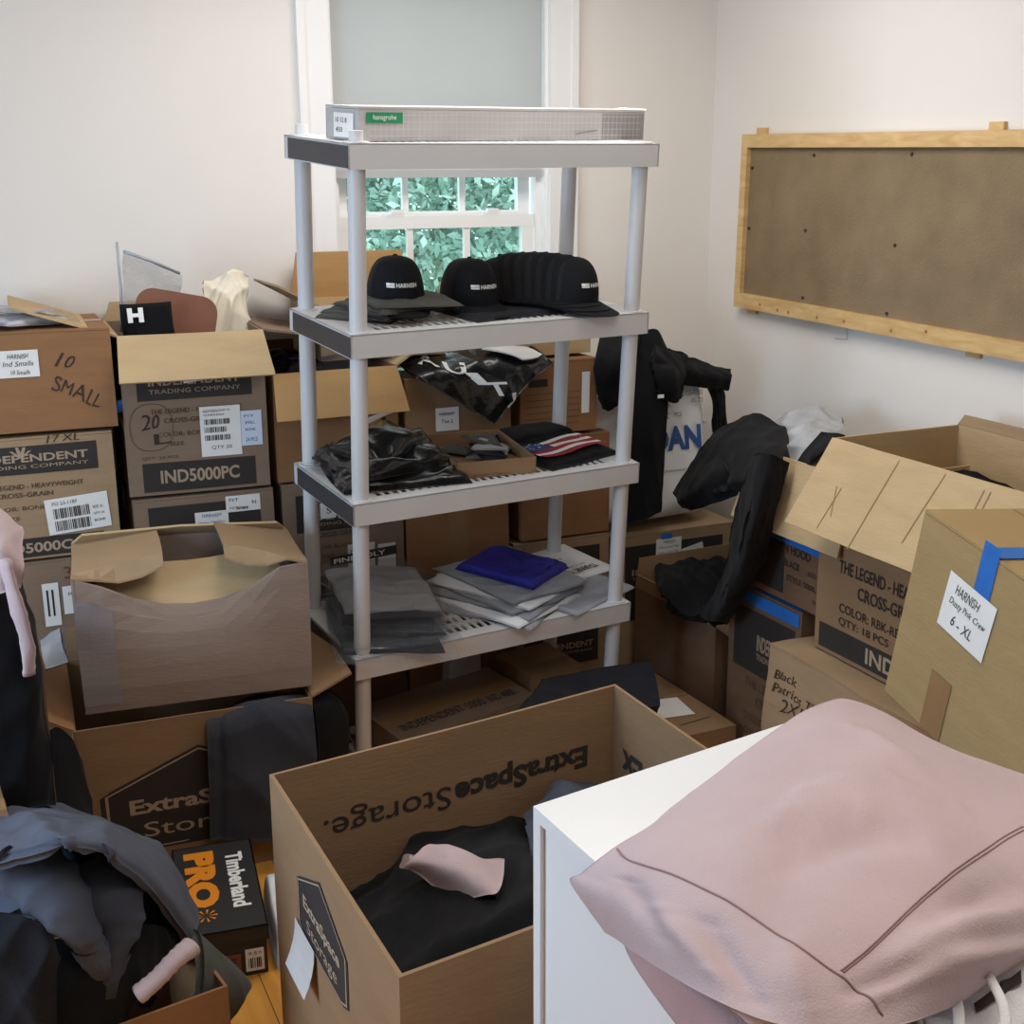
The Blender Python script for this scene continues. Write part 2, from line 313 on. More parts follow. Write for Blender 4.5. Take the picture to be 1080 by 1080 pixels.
def tube_mesh(mb, path, radii, n=16, wr=0.0, seed=1, flat=1.0, upv=(0, 0, 1), ns=None, kw=30):
    wr = wr * 1.8
    path = np.asarray(path, float)
    if ns: path = cr(path, ns)
    k = len(path); r = np.interp(np.linspace(0, 1, k), np.linspace(0, 1, len(radii)), radii)
    T = np.gradient(path, axis=0); T /= np.linalg.norm(T, axis=1, keepdims=True) + 1e-9
    rings = []
    for i in range(k):
        b = np.cross(T[i], upv); b = b / np.linalg.norm(b) if np.linalg.norm(b) > 1e-4 else np.array([1., 0, 0]); c = np.cross(b, T[i])
        th = np.linspace(0, 2 * math.pi, n, endpoint=False); rings.append(path[i] + r[i] * (np.cos(th)[:, None] * b + flat * np.sin(th)[:, None] * c))
    R = np.array(rings)
    if wr:
        q = R.reshape(-1, 3); nz = snoise(q, seed, kw).reshape(R.shape)
        tt = np.arange(k)[:, None] / k; ring = (1 - np.abs(np.sin(tt * kw * .8 + nz[..., 0] * 2.0))) ** 1.5
        cen = path[:, None]; R = cen + (R - cen) * (1 + (wr * (ring - .35 + .5 * nz[..., 1]))[..., None])
    V = R.reshape(-1, 3); F = [(i * n + j, i * n + (j + 1) % n, (i + 1) * n + (j + 1) % n, (i + 1) * n + j) for i in range(k - 1) for j in range(n)]
    F += [tuple(range(n))[::-1], tuple((k - 1) * n + j for j in range(n))]; mb.add(V, F)
def tube(name, path, radii, m, parent=None, n=16, wr=0.0, seed=1, flat=1.0, upv=(0, 0, 1), ns=None, M=None, kw=30):
    mb = MB(); tube_mesh(mb, path, radii, n, wr, seed, flat, upv, ns, kw); return mb.build(name, [m], parent, True, M)
def pillow(name, w_, d, h, m, parent=None, M=None, seed=1, amp=0.006, k=22, nu=36, nv=36, bend=None, pw=0.45, ridge=True):
    U, V = np.meshgrid(np.linspace(-1, 1, nu), np.linspace(-1, 1, nv), indexing='ij'); prof = ((1 - U ** 6) * (1 - V ** 6)) ** pw
    x = U * w_ / 2; y = V * d / 2; z = 0 * x; q = np.stack([x, y, z], -1)
    nz = snoise(q.reshape(-1, 3), seed, k).reshape(q.shape); e = snoise(q.reshape(-1, 3), seed + 7, 9).reshape(q.shape)
    rg = (1 - np.abs(nz[..., 0])) ** 2 if ridge else nz[..., 0]
    T = np.stack([x + e[..., 0] * .012, y + e[..., 1] * .012, h * prof + prof * amp * (rg - .4) * 2 + amp * .6 * nz[..., 2]], -1)
    B = np.stack([T[..., 0], T[..., 1], 0 * x + amp * .25 * (nz[..., 1])], -1); B[..., 2] = np.minimum(B[..., 2], T[..., 2] - .0015)
    if bend is not None: T = bend(T); B = bend(B)
    mb = MB(); mb.shell(T, B); return mb.build(name, m if isinstance(m, list) else [m], parent, True, M)

# ------------------------------------------------------------------ the room
WY, WX, CZ = 4.2, 2.72, 2.7
def structure(o): o['kind'] = 'structure'; return o
m = MB(); m.box((-1.7, -1.7, -0.06), (2.86, 4.36, 0)); fo = structure(m.build('floor', [FLOORM]))
m = MB()
for i in range(30): m.box((-1.6 + i * 0.15 - .001, -1.6, -.001), (-1.6 + i * .15 + .001, 4.2, 0.0006))
structure(m.build('trim_1', [mat('floor_gap', (90, 52, 22))]))
m = MB(); m.box((-1.7, -1.7, CZ), (2.86, 4.36, CZ + .08)); structure(m.build('ceiling', [CEILM]))
wx0, wx1, wz0, wz1 = 1.236, 2.03, 0.92, 2.46
m = MB(); T_ = 0.16
m.box((-1.7, WY, 0), (wx0, WY + T_, CZ)); m.box((wx1, WY, 0), (WX + .14, WY + T_, CZ)); m.box((wx0, WY, 0), (wx1, WY + T_, wz0)); m.box((wx0, WY, wz1), (wx1, WY + T_, CZ))
structure(m.build('wall_back', [WALLM]))
m = MB(); m.box((WX, -1.7, 0), (WX + .14, WY, CZ)); structure(m.build('wall_right', [WALLM]))
m = MB(); m.box((-1.7, -1.7, 0), (-1.6, 1.55, CZ)); m.box((-1.7, 2.65, 0), (-1.6, WY, CZ)); m.box((-1.7, 1.55, 0), (-1.6, 2.65, .85)); m.box((-1.7, 1.55, 2.1), (-1.6, 2.65, CZ)); structure(m.build('wall_left', [WALLM]))
m = MB(); m.box((-1.7, -1.7, 0), (WX + .14, -1.6, CZ)); structure(m.build('wall_front', [WALLM]))
m = MB(); m.box((-1.6, WY - .014, 0), (WX, WY, .11)); structure(m.build('baseboard_back', [TRIMM]))
m = MB(); m.box((WX - .014, -1.6, 0), (WX, WY - .014, .11)); structure(m.build('baseboard_right', [TRIMM]))
# window: casing, jambs, two sashes with glazing bars, glass
wr = bpy.data.objects.new('window_1', None); COL.objects.link(wr); wr.location = (1.63, WY, wz0); wr['kind'] = 'structure'
def wpart(name, mb, mt, parent=None): 
    o = mb.build(name, [mt]); o.parent = parent or wr; o.matrix_parent_inverse = Matrix.Identity(4); o.matrix_world = Matrix.Identity(4); return o
bpy.context.view_layer.update()
m = MB(); cw = .095
m.box((wx0 - cw, WY - .022, wz0 - .1), (wx0, WY, wz1 + cw)); m.box((wx1, WY - .022, wz0 - .1), (wx1 + cw, WY, wz1 + cw)); m.box((wx0 - cw, WY - .024, wz1), (wx1 + cw, WY, wz1 + cw)); m.box((wx0 - cw - .02, WY - .05, wz0 - .03), (wx1 + cw + .02, WY + .05, wz0))
m.box((wx0 - cw - .012, WY - .03, wz0 - .1), (wx0 - cw + .012, WY, wz1 + cw)); m.box((wx1 + cw - .012, WY - .03, wz0 - .1), (wx1 + cw + .012, WY, wz1 + cw))
wpart('window_casing', m, TRIMM)
m = MB(); m.box((wx0, WY, wz0), (wx0 + .012, WY + T_, wz1)); m.box((wx1 - .012, WY, wz0), (wx1, WY + T_, wz1)); m.box((wx0, WY, wz1 - .012), (wx1, WY + T_, wz1)); m.box((wx1 - .03, WY + .035, wz0), (wx1, WY + .05, wz1)); m.box((wx0, WY + .035, wz0), (wx0 + .03, WY + .05, wz1))
wpart('window_jamb', m, TRIMM)
def sash(name, y, z0, z1, rows):
    m = MB(); a, b = wx0 + .03, wx1 - .03; st = .045
    m.box((a, y, z0), (a + st, y + .03, z1)); m.box((b - st, y, z0), (b, y + .03, z1)); m.box((a + .001, y - .0015, z0 + .001), (b - .001, y + .0315, z0 + .05)); m.box((a + .001, y - .0015, z1 - .042), (b - .001, y + .0315, z1 + .001))
    for k in (1, 2): x = a + st + (b - a - 2 * st) * k / 3; m.box((x - .011, y + .005, z0), (x + .011, y + .024, z1))
    for k in range(1, rows): z = z0 + (z1 - z0) * k / rows; m.box((a, y + .006, z - .011), (b, y + .023, z + .011))
    o = wpart(name, m, TRIMM); g = MB(); g.box((a + st - .004, y + .012, z0 + .04), (b - st + .004, y + .016, z1 - .03)); wpart('glass', g, GLASS, o)
sash('lower_sash', WY + .055, wz0 + .01, 1.645, 2); sash('upper_sash', WY + .095, 1.61, wz1 - .012, 2)
m = MB()
for x in (1.47, 1.83): m.box((x - .03, WY + .052, 1.645), (x + .03, WY + .085, 1.655)); m.box((x - .012, WY + .05, 1.655), (x + .03, WY + .07, 1.668))
wpart('sash_lock', m, TRIMM)
rs_ = empty('roller_shade', TR((1.63, WY + .02, 1.79)), 'pale grey roller shade pulled halfway down the window', 'window shade')
m = MB(); m.grid([[(x, WY + .018, z) for z in np.linspace(1.79, 2.42, 8)] for x in np.linspace(wx0 + .016, wx1 - .018, 8)]); o = m.build('shade_cloth', [SHADEM], rs_); o.matrix_world = Matrix.Identity(4)
m = MB(); m.box((wx0 + .016, WY + .012, 1.775), (wx1 - .018, WY + .024, 1.80)); o = m.build('hem_bar', [SHADEM], rs_); o.matrix_world = Matrix.Identity(4)
m = MB(); m.cyl((wx0 + .015, WY + .02, 2.43), (wx1 - .015, WY + .02, 2.43), .02); o = m.build('roller', [TRIMM], rs_); o.matrix_world = Matrix.Identity(4)

# trees outside
def tree(x, y, h, r, seed, label, n=14000):
    root = empty('leafy_tree', TR((x, y, -3.0)), label, 'tree', 'trees outside the window'); rs = np.random.RandomState(seed)
    m = MB(); m.cyl((0, 0, 0), (0, 0, 3 + h * .6), .14, .06, 10); m.build('trunk', [BARK], root)
    m = MB(); c = rs.normal(size=(n, 3)); c /= np.linalg.norm(c, axis=1, keepdims=True); c *= rs.uniform(.55, 1, (n, 1)) ** .6; c += .18 * snoise(c, seed, 3); c = c * [r, r, h * .62] + [0, 0, 3 + h * .38]
    for i in range(n):
        a = rs.normal(size=3); a /= np.linalg.norm(a); b = np.cross(a, rs.normal(size=3)); b /= np.linalg.norm(b); s = rs.uniform(.025, .055)
        m.add([c[i] - a * s, c[i] + b * s * .45, c[i] + a * s, c[i] - b * s * .45], [(0, 1, 2, 3)], int(rs.rand() < .3))
    m.build('foliage', [LEAF, LEAF2], root)
tree(2.9, 8.0, 2.3, .95, 3, 'dense green tree seen through the left panes'); tree(4.75, 8.6, 2.15, 1.0, 5, 'green tree seen through the right panes'); tree(4.4, 11.4, 2.5, 1.75, 8, 'taller paler tree behind the other two', 16000); tree(2.3, 10.3, 2.2, 1.0, 11, 'tree at the edge of the left panes', 9000)
m = MB(); m.box((-8, 4.6, -3.1), (16, 30, -3.0)); o = structure(m.build('ground', [mat('lawn', (90, 120, 80))]))

# ------------------------------------------------------------------ framed board on the right wall
def board():
    R = TR((WX, 3.30, 1.60), -90, 0, 1.2); root = empty('notice_board', R, 'wide brown fibreboard in a pine frame on the right wall', 'notice board')
    L0, L1, h = -.655, 1.9, .305
    def RM(lo, hi): mm = MB(); mm.box(lo, hi); return mm
    RM((L0 + .02, -.022, -h + .02), (L1 - .02, -.01, h - .02)).build('board_panel', [CORK], root)
    pn = [PINE]
    for nm, lo, hi in (('frame_rail', (L0, -.04, h - .045), (L1, -.012, h)), ('frame_rail', (L0, -.04, -h), (L1, -.012, -h + .052)), ('frame_stile', (L0, -.04, -h + .052), (L0 + .035, -.012, h - .045)), ('frame_stile', (L1 - .035, -.04, -h + .052), (L1, -.012, h - .045))):
        RM(lo, hi).build(nm, pn, root)
    for x in (L0 + .05, L0 + 1.16):
        RM((x, -.014, h - .04), (x + .055, -.001, h + .022)).build('wall_cleat', pn, root); RM((x, -.014, -h - .02), (x + .055, -.001, -h + .04)).build('wall_cleat', pn, root)
    RM((L0 + .1, -.016, -h + .1), (L1 - .1, -.002, h - .1)).build('backing', pn, root)
    for x, z in ((.03, .19), (.03, -.02), (.38, .235), (.36, -.01), (.37, -.235), (.85, .24), (.81, -.03), (.8, -.24), (1.4, .2), (1.4, -.1)):
        mm = MB(); mm.cyl((L0 + x + .02, -.026, z), (L0 + x + .02, -.02, z), .0055, .0055, 10); mm.build('screw', [INK], root)
    rs = random.Random(4)
    for i in range(7):
        mm = MB(); x = rs.uniform(L0 + .1, L0 + 1.1); z = -h + rs.uniform(.012, .04); mm.cyl((x, -.0405, z), (x, -.0395, z), .006, .006, 8)
        mm.build('knot', [mat('pine_knot', (150, 108, 64))], root)
board()
pts = [P(893, 338, X=WX - .004), P(893, 358, X=WX - .004), P(880, 357, X=WX - .012)]
tag(tube('hanging_wire', pts, [.0012], GREYLINE, None, 6), 'thin bent wire hanging under the brown board', 'wire')

# ------------------------------------------------------------------ shelving unit
SM = np.array([[.995, -.1027, .0009], [.1027, .9918, -.0768], [.007, .0765, .997]]); q_, r_ = np.linalg.qr(SM); SM = q_ * np.sign(np.diag(r_))
S0 = np.array([.923, 2.997, 1.855]); TZ = [0, -.46, -.906, -1.352, -1.80]; SW, SD = .914, .429
def SHM(x, y, z, rz=0, rx=0, ry=0):
    R = SM @ rot(math.radians(rx), math.radians(ry), math.radians(rz)); t = SM @ np.array([x, y, z]) + S0
    return Matrix([list(R[i]) + [float(t[i])] for i in range(3)] + [[0, 0, 0, 1]])
def shp(x, y, z): return SM @ np.array([x, y, z]) + S0
shelf = empty('shelving_unit', SHM(0, 0, 0), 'tall white resin shelving unit with five shelves and dark shelf ends', 'shelving unit')
for ti, z in enumerate(TZ):
    m = MB(); h = .061; t = .004
    m.box((0, 0, z - h), (SW, t, z)); m.box((0, SD - t, z - h), (SW, SD, z)); m.box((0, 0, z - h), (t, SD, z)); m.box((SW - t, 0, z - h), (SW, SD, z))
    e = .045                                         # solid border of the deck
    m.box((0, 0, z - t), (SW, e, z)); m.box((0, SD - e, z - t), (SW, SD, z)); m.box((0, e, z - t), (e + .04, SD - e, z)); m.box((SW - e - .04, e, z - t), (SW, SD - e, z))
    x0, x1 = e + .04, SW - e - .04
    for i in range(31): x = x0 + (x1 - x0) * i / 30; m.box((x - .0042, e, z - t), (x + .0042, SD - e, z))
    for j in range(1, 6): y = e + (SD - 2 * e) * j / 6; m.box((x0, y - .007, z - t - .008), (x1, y + .007, z - .0006))
    for i in (6, 12, 18, 24): x = x0 + (x1 - x0) * i / 30; m.box((x - .008, e, z - t - .01), (x + .008, SD - e, z - .0003))
    for sx in (.036, SW - .036):
        for sy in (.036, SD - .036): m.cyl((sx, sy, z - h), (sx, sy, z + .003), .032, .032, 20)
    so = m.build('shelf', [PLASTIC], shelf)
    for sx in (-.002, SW - .002):
        m = MB(); m.box((sx, .03 if sx > 0 else .002, z - h + .003), (sx + .004, SD - .03, z - .006)); m.build('end_panel', [DARKP], so)
for sx in (.036, SW - .036):
    for sy in (.036, SD - .036):
        m = MB(); zb = -1.864 if sy < .1 else -1.897
        m.cyl((sx, sy, zb), (sx, sy, -.01), .0225, .0225, 24); lo = m.build('leg', [PLASTIC], shelf, False)
        m = MB(); zt = .028 if sx < .4 else .004
        m.cyl((sx, sy, -.01), (sx, sy, zt), .018, .017, 20); m.build('peg', [PLASTIC], lo)

# ---- on the top shelf: long box
def long_box():
    a, b = shp(.019, .03, 0), shp(1.0, .245, 0); L_ = .965; ang = 10.0
    B = Box('faucet_carton', 'long grey grid-printed carton with a green tag on the top shelf', 'box', SHM(.515, .20, .001, 9.0), (L_, .15, .074), GRIDM, 'closed', seed=4, bulge=.0025, tape=False)
    mb = MB()
    for i in range(56):
        u = .03 + i * .0165; mb.grid(B.map('front', [[(u, .002), (u, .07)], [(u + .001, .002), (u + .001, .07)]], .0015))
    for j in range(4): mb.grid(B.map('front', [[(u, .012 + j * .0165), (u, .013 + j * .0165)] for u in np.linspace(.03, .95, 12)], .0015))
    mb.build('grid_print', [mat('pale_lines', (206, 203, 203))], B.root)
    B.panel('front', .80, .001, .964, .071, mat('dark_grid', (140, 136, 136)), 'dark_panel', .0009)
    B.panel('front', .02, .043, .128, .068, GREENI, 'green_tag', .0022); B.text('front', [('hansgrohe', .04, .047, .068, .016)], WHITEI, off=.0035)
    B.label('left', .04, .006, .09, .058, [('10 12 8', .01, .035, .05, .012), ('450', .01, .012, .03, .012)], name='end_label')
    B.flap('right', 80, .03, m=PAPER); mb = MB(); mb.grid(B.map('front', [[(.7 + .08 * a, .012 + .012 * a ** .5), (.7 + .08 * a, .0145 + .012 * a ** .5)] for a in np.linspace(0, 1, 10)], .002)); mb.build('crease', [GREYLINE], B.root)
long_box()

# ---- caps
def make_cap():
    a, b, c = .079, .093, .122; mb = MB(); nt, nf = 14, 40; G = np.zeros((nt, nf + 1, 3))
    for i, t in enumerate(np.linspace(0, 1, nt)):
        for j, f in enumerate(np.linspace(0, 2 * math.pi, nf + 1)):
            r = math.cos(t * math.pi / 2) ** .55; zz = math.sin(t * math.pi / 2) ** 1.05 * c
            fr = max(0, -math.sin(f)); G[i, j] = (math.cos(f) * a * r, math.sin(f) * b * (r + .05 * fr * t * (1 - t) * 4), zz * (1 + .03 * fr))
    mi = np.zeros((nt - 1, nf))
    for i in range(nt - 1):
        for j in range(nf):
            f = (j + .5) / nf * 2 * math.pi; front = math.sin(f) < -.30
            mb.add([G[i, j], G[i + 1, j], G[i + 1, j + 1], G[i, j + 1]], [(3, 2, 1, 0)], 0 if front else 1)
    return mb, a, b, c
CAPME = None
def cap(M, label, letters=True, flat=1.0):
    global CAPME
    root = empty('trucker_cap', M, label, 'cap', 'black caps on the second shelf')
    mb, a, b, c = make_cap()
    if CAPME is None:
        cr_ = mb.build('crown', [CAPF, MESH], root, True)
        G = np.zeros((22, 9, 3)); 
        for i, f in enumerate(np.linspace(math.pi * 1.06, math.pi * 1.94, 22)):
            for j, s in enumerate(np.linspace(0, 1, 9)):
                k = math.sin((f - math.pi)); G[i, j] = (math.cos(f) * (a + .004 * s), math.sin(f) * (b * .98) - .078 * s * k ** .55, .004 - .02 * s * k + .016 * (math.cos(f)) ** 2 * 0 - .014 * s * math.cos(f) ** 2)
        m2 = MB(); m2.shell(G + [0, 0, .003], G); br = m2.build('brim', [CAPF], root, True)
        m3 = MB(); m3.cyl((0, 0, c - .001), (0, 0, c + .006), .008, .005, 10); bt = m3.build('button', [CAPF], root)
        m4_ = MB()
        def surf(V):
            x, z = V[:, 0], V[:, 1]; t = np.arcsin(np.clip((z / (c * 1.02)) ** (1 / 1.05), 0, 1)) / (math.pi / 2); r = np.cos(t * math.pi / 2) ** .55; s = np.clip(x / (a * r + 1e-6), -1, 1)
            return np.c_[x, -np.sqrt(1 - s ** 2) * b * (r + .05 * t * (1 - t) * 4) - .0022, z]
        V, F = placed('HARNISH', -.018, .052, .056, .0115, .02); m4_.add(surf(V), F)
        for z in (.052, .0562, .0604): m4_.grid(np.stack([surf(np.array([(x, z), (x, z + .0032)])) for x in np.linspace(-.042, -.022, 5)]))
        m4_.grid(np.stack([surf(np.array([(x, .057), (x, .0638)])) for x in np.linspace(-.042, -.034, 3)]))
        le = m4_.build('lettering', [WHITEI], root); CAPME = (cr_.data, br.data, bt.data, le.data)
    else:
        for nm, me in zip(('crown', 'brim', 'button', 'lettering'), CAPME):
            if nm == 'lettering' and not letters: continue
            o = bpy.data.objects.new(nm, me); COL.objects.link(o); o.parent = root
z2 = TZ[1]
cap(SHM(.225, .22, z2 + .036, -12), 'black cap nearest the front shelf leg, lying on folded garments')
cap(SHM(.445, .21, z2 + .021, 4), 'middle black cap standing alone between the other caps')
for i in range(7):
    f = i / 6.0
    cap(SHM(.595 + .11 * f, .245 - .135 * f, z2 + .02 + .012 * math.sin(f * 2.4), 30 - 8 * f, -16 + 18 * f), ['rearmost black cap in the nested row', 'second black cap from the rear of the nested row', 'third black cap from the rear of the nested row', 'black cap in the middle of the nested row', 'third black cap from the front of the nested row', 'second black cap from the front of the nested row', 'front black cap of the nested row with a full brim showing'][i], i == 6)
# ---- folded dark garments under the caps
for i in range(6):
    o = pillow('folded_garment', .25, .22, .0125, OLIVE, None, SHM(.175 + .014 * i, .265 - .016 * i, z2 + .0015 + .0085 * i, 40 - 9 * i, 0, [0, 1, -1, 1.5, -1, 1][i]), seed=20 + i, amp=.0025, pw=.3)
    tag(o, ['bottom dark grey garment of the fanned pile on the second shelf', 'second lowest dark grey garment of the fanned pile', 'third lowest dark grey garment of the fanned pile', 'third from top dark grey garment of the fanned pile', 'second from top dark grey garment of the fanned pile', 'topmost dark grey garment of the fanned pile under the first cap'][i], 'garment', 'fanned dark garments')
tag(pillow('folded_garment', .40, .22, .014, NAVYB, None, SHM(.56, .16, z2 + .001, 6), seed=31, amp=.003), 'flat charcoal garment under the middle cap and cap row', 'garment')
tag(pillow('paper_sheet', .2, .14, .003, PAPER, None, SHM(.80, .2, z2 + .001, 12), seed=32, amp=.0012), 'white paper sheet beside the front cap of the row', 'paper')

# ---- third shelf
z3 = TZ[2]
def bag(name, label, cat, M, w_, d, h, m, seed, amp=.008, group=None, print_=None):
    root = empty(name, M, label, cat, group); pillow('film', w_, d, h, m, root, None, seed, amp); return root
r = bag('poly_bag', 'lowest crinkled black poly bag at the left of the third shelf', 'plastic bag', SHM(.215, .22, z3 + .002, -8), .36, .32, .03, POLYB, 41, .012, 'black poly bags on the third shelf')
r = bag('poly_bag', 'middle crinkled black poly bag at the left of the third shelf', 'plastic bag', SHM(.20, .24, z3 + .033, 14), .31, .27, .035, POLYB, 43, .014, 'black poly bags on the third shelf')
r = bag('poly_bag', 'top black poly bag with a pale strip, left of the third shelf', 'plastic bag', SHM(.20, .27, z3 + .066, 28, 6, -5), .25, .19, .035, POLYB, 44, .016, 'black poly bags on the third shelf')
m = MB(); m.grid([[(x, .05 + .022 * y, .04 + .014 * math.sin(9 * x + 1) - .006 * y) for y in (0, 1, 2)] for x in np.linspace(-.02, .12, 10)]); m.build('pale_strip', [POLYG], r)
o = tag(pillow('clear_sleeve', .1, .3, .008, CLEARP, None, SHM(.085, .26, z3 + .003, 12), seed=45, amp=.006), 'clear plastic sleeve under the black poly bags', 'plastic bag')
B = Box('cardboard_tray', 'shallow open cardboard tray of patches on the third shelf', 'tray', SHM(.487, .215, z3 + .002, -9), (.24, .31, .046), KRAFT, 'open', seed=5, bulge=.001, t=.004)
rs = random.Random(6)
for i in range(9):
    x, y = rs.uniform(-.08, .08), rs.uniform(-.09, .1)
    c = SHM(.487, .215, z3 + .002, -9) @ TR((x, y, .012 + .004 * i), rs.uniform(0, 180), rs.uniform(-14, 14), rs.uniform(-14, 14))
    cols = [(NAVYB, 'charcoal'), (GREYF, 'light grey'), (OLIVE, 'dark grey')]; mt, cn = cols[i % 3]
    tag(pillow('fabric_patch', .10, .075, .008, mt, None, c, seed=50 + i, amp=.004, nu=14, nv=14), ['charcoal', 'light grey', 'dark grey'][i % 3] + ' ' + ['lowest', 'middle', 'top'][i // 3] + ' patch of its colour in the cardboard tray', 'patch', 'patches in the tray')
fs = empty('folded_tee', SHM(.735, .23, z3 + .002, 14), 'folded black tee with a flag print on the third shelf', 'shirt')
pillow('folded_cloth', .29, .33, .018, BLACKF, fs, None, 61, .003)
m = MB()
for k in range(6):
    y0 = -.12 + k * .0215
    m.grid([[(x, y0 + .0205 * b_ + .006 * math.sin(x * 26), .027 + .002 * math.sin(x * 26 + k)) for b_ in (0, .5, 1)] for x in np.linspace(-.035 if k > 2 else -.13, .135, 14)], 0 if k % 2 else 1)
m.build('stripes', [WHITEI, REDF], fs)
m = MB(); m.grid([[(x, y + .006 * math.sin(x * 26), .0275 + .002 * math.sin(x * 26)) for y in np.linspace(-.055, .012, 4)] for x in np.linspace(-.14, -.037, 6)]); m.build('canton', [BLUEST], fs)
m = MB(); rs2 = random.Random(3)
for i in range(14): x, y = rs2.uniform(-.13, -.05), rs2.uniform(-.047, .006); m.add([(x + .004 * math.cos(t) * (1 if j % 2 else .45), y + .004 * math.sin(t) * (1 if j % 2 else .45), .0305) for j, t in enumerate(np.linspace(0, 6.283, 10, endpoint=False))], [tuple(range(10))])
m.build('stars', [WHITEI], fs)
tag(pillow('folded_garment', .25, .12, .02, BLACKF, None, SHM(.745, .335, z3 + .022, 10), seed=62, amp=.004), 'small black folded garment on the back of the flag tee', 'garment')

# ---- fourth shelf
z4 = TZ[3]
for i in range(4):
    r = empty('bagged_shirt', SHM(.17 + .015 * i, .15 + .05 * i, z4 + .002 + .019 * i, [-18, -10, -22, -14][i], 0, 2), ['bottom', 'second lowest', 'third lowest', 'topmost'][i] + ' folded shirt in clear plastic at the left of the fourth shelf', 'shirt', 'bagged shirts on the fourth shelf')
    pillow('folded_cloth', .27, .34, .016, [POLYB, POLYB, NAVYB, fabric('pale_grey', (176, 178, 182), .05)][i], r, None, 70 + i, .005); pillow('plastic_sleeve', .34, .44, .022, CLEARP, r, TR((0, 0, -.001)) if 0 else None, 75 + i, .006)
    if i == 3:
        m = MB(); V, F = placed('HARNISH STAFF', .0, -.04, .09, .012); m.add(np.c_[V, 0 * V[:, 0] + .027], F); V, F = placed('L', .03, -.065, .01, .012); m.add(np.c_[V, 0 * V[:, 0] + .027], F); m.build('lettering', [GREYLINE], r)
B_ = empty('paper_card', SHM(.24, .52, z4 + .085, 4, 80), 'black printed card reading in white behind the bagged shirts', 'card')
m = MB(); m.box((-.1, -.014, 0), (.13, .014, .002)); m.build('card', [INK], B_); m = MB(); V, F = placed('FINE POLY', -.09, -.008, .18, .015, .02); m.add(np.c_[V, 0 * V[:, 0] + .003], F); m.build('lettering', [WHITEI], B_)
for i in range(6):
    tag(pillow('poly_mailer', .32, .38, .007, [POLYG, POLYW][i % 3 == 1], None, SHM(.555 + .016 * i, .195 + .014 * i, z4 + .002 + .0085 * i, [34, 22, 28, 16, 24, 12][i]), seed=80 + i, amp=.0035), ['bottom', 'second lowest', 'third lowest', 'third from top', 'second from top', 'topmost'][i] + ' grey poly mailer of the fanned stack on the fourth shelf', 'mailer bag', 'poly mailers on the fourth shelf')
r = empty('blue_folder', SHM(.66, .285, z4 + .056, 28), 'bright blue folded bag with small dark specks on the mailer stack', 'bag')
pillow('folded_film', .23, .29, .022, BLUEF, r, None, 90, .003, pw=.25)
m = MB(); rs2 = random.Random(9)
for i in range(34): x, y = rs2.uniform(-.1, .1), rs2.uniform(-.13, .13); a = rs2.uniform(0, 3); m.add([(x + .008 * math.cos(a + t) * s, y + .008 * math.sin(a + t) * s, .0275) for t, s in ((0, 1), (1.57, .5), (3.14, 1), (4.71, .5))], [(0, 1, 2, 3)])
m.build('specks', [mat('navy_ink', (22, 20, 62))], r)
r = empty('thank_you_mailer', SHM(.86, .30, z4 + .03, 14, 3), 'white thank you mailer lying upside down beside the blue bag', 'mailer bag')
pillow('film', .24, .24, .01, POLYW, r, None, 92, .003); m = MB(); V, F = placed('THANK YOU', -.105, -.1, .16, .03, .02, 0, 180); m.add(np.c_[V, 0 * V[:, 0] + .0165], F); V, F = placed('FOR YOUR ORDER', -.085, -.06, .12, .01, .0, 0, 180); m.add(np.c_[V, 0 * V[:, 0] + .0165], F); m.build('lettering', [INK], r)
tag(pillow('poly_mailer', .3, .24, .01, POLYG, None, SHM(.80, .15, z4 + .003, 20), seed=94, amp=.008), 'clear crinkled poly mailer at the right end of the fourth shelf', 'mailer bag')

# ---- bottom shelf
z5 = TZ[4]
B = Box('printed_carton', 'low brown carton with dark barcode lettering on the bottom shelf', 'box', SHM(.39, .2, z5 + .002, 8), (.50, .26, .13), DULL, 'closed', seed=8)
B.label('front', .02, .03, .45, .06, [('INDEPENDENT', .01, .01, .26, .035)], [(.3, .008, .14, .042)], m=DULL, name='printed_band')
B.text('top', [('INDEPENDENT 5000', .04, .05, .30, .04), ('IND 4000', .36, .05, .1, .04)], INK)
tag(pillow('grey_mailer', .12, .05, .28, POLYG, None, SHM(.52, .37, z5 + .002, 8), seed=96, amp=.003), 'upright grey plastic mailer behind the bottom shelf carton', 'mailer bag')
B = Box('small_carton', 'plain small brown carton at the right end of the bottom shelf', 'box', SHM(.76, .28, z5 + .002, 4), (.2, .2, .16), KRAFT, 'closed', seed=9)

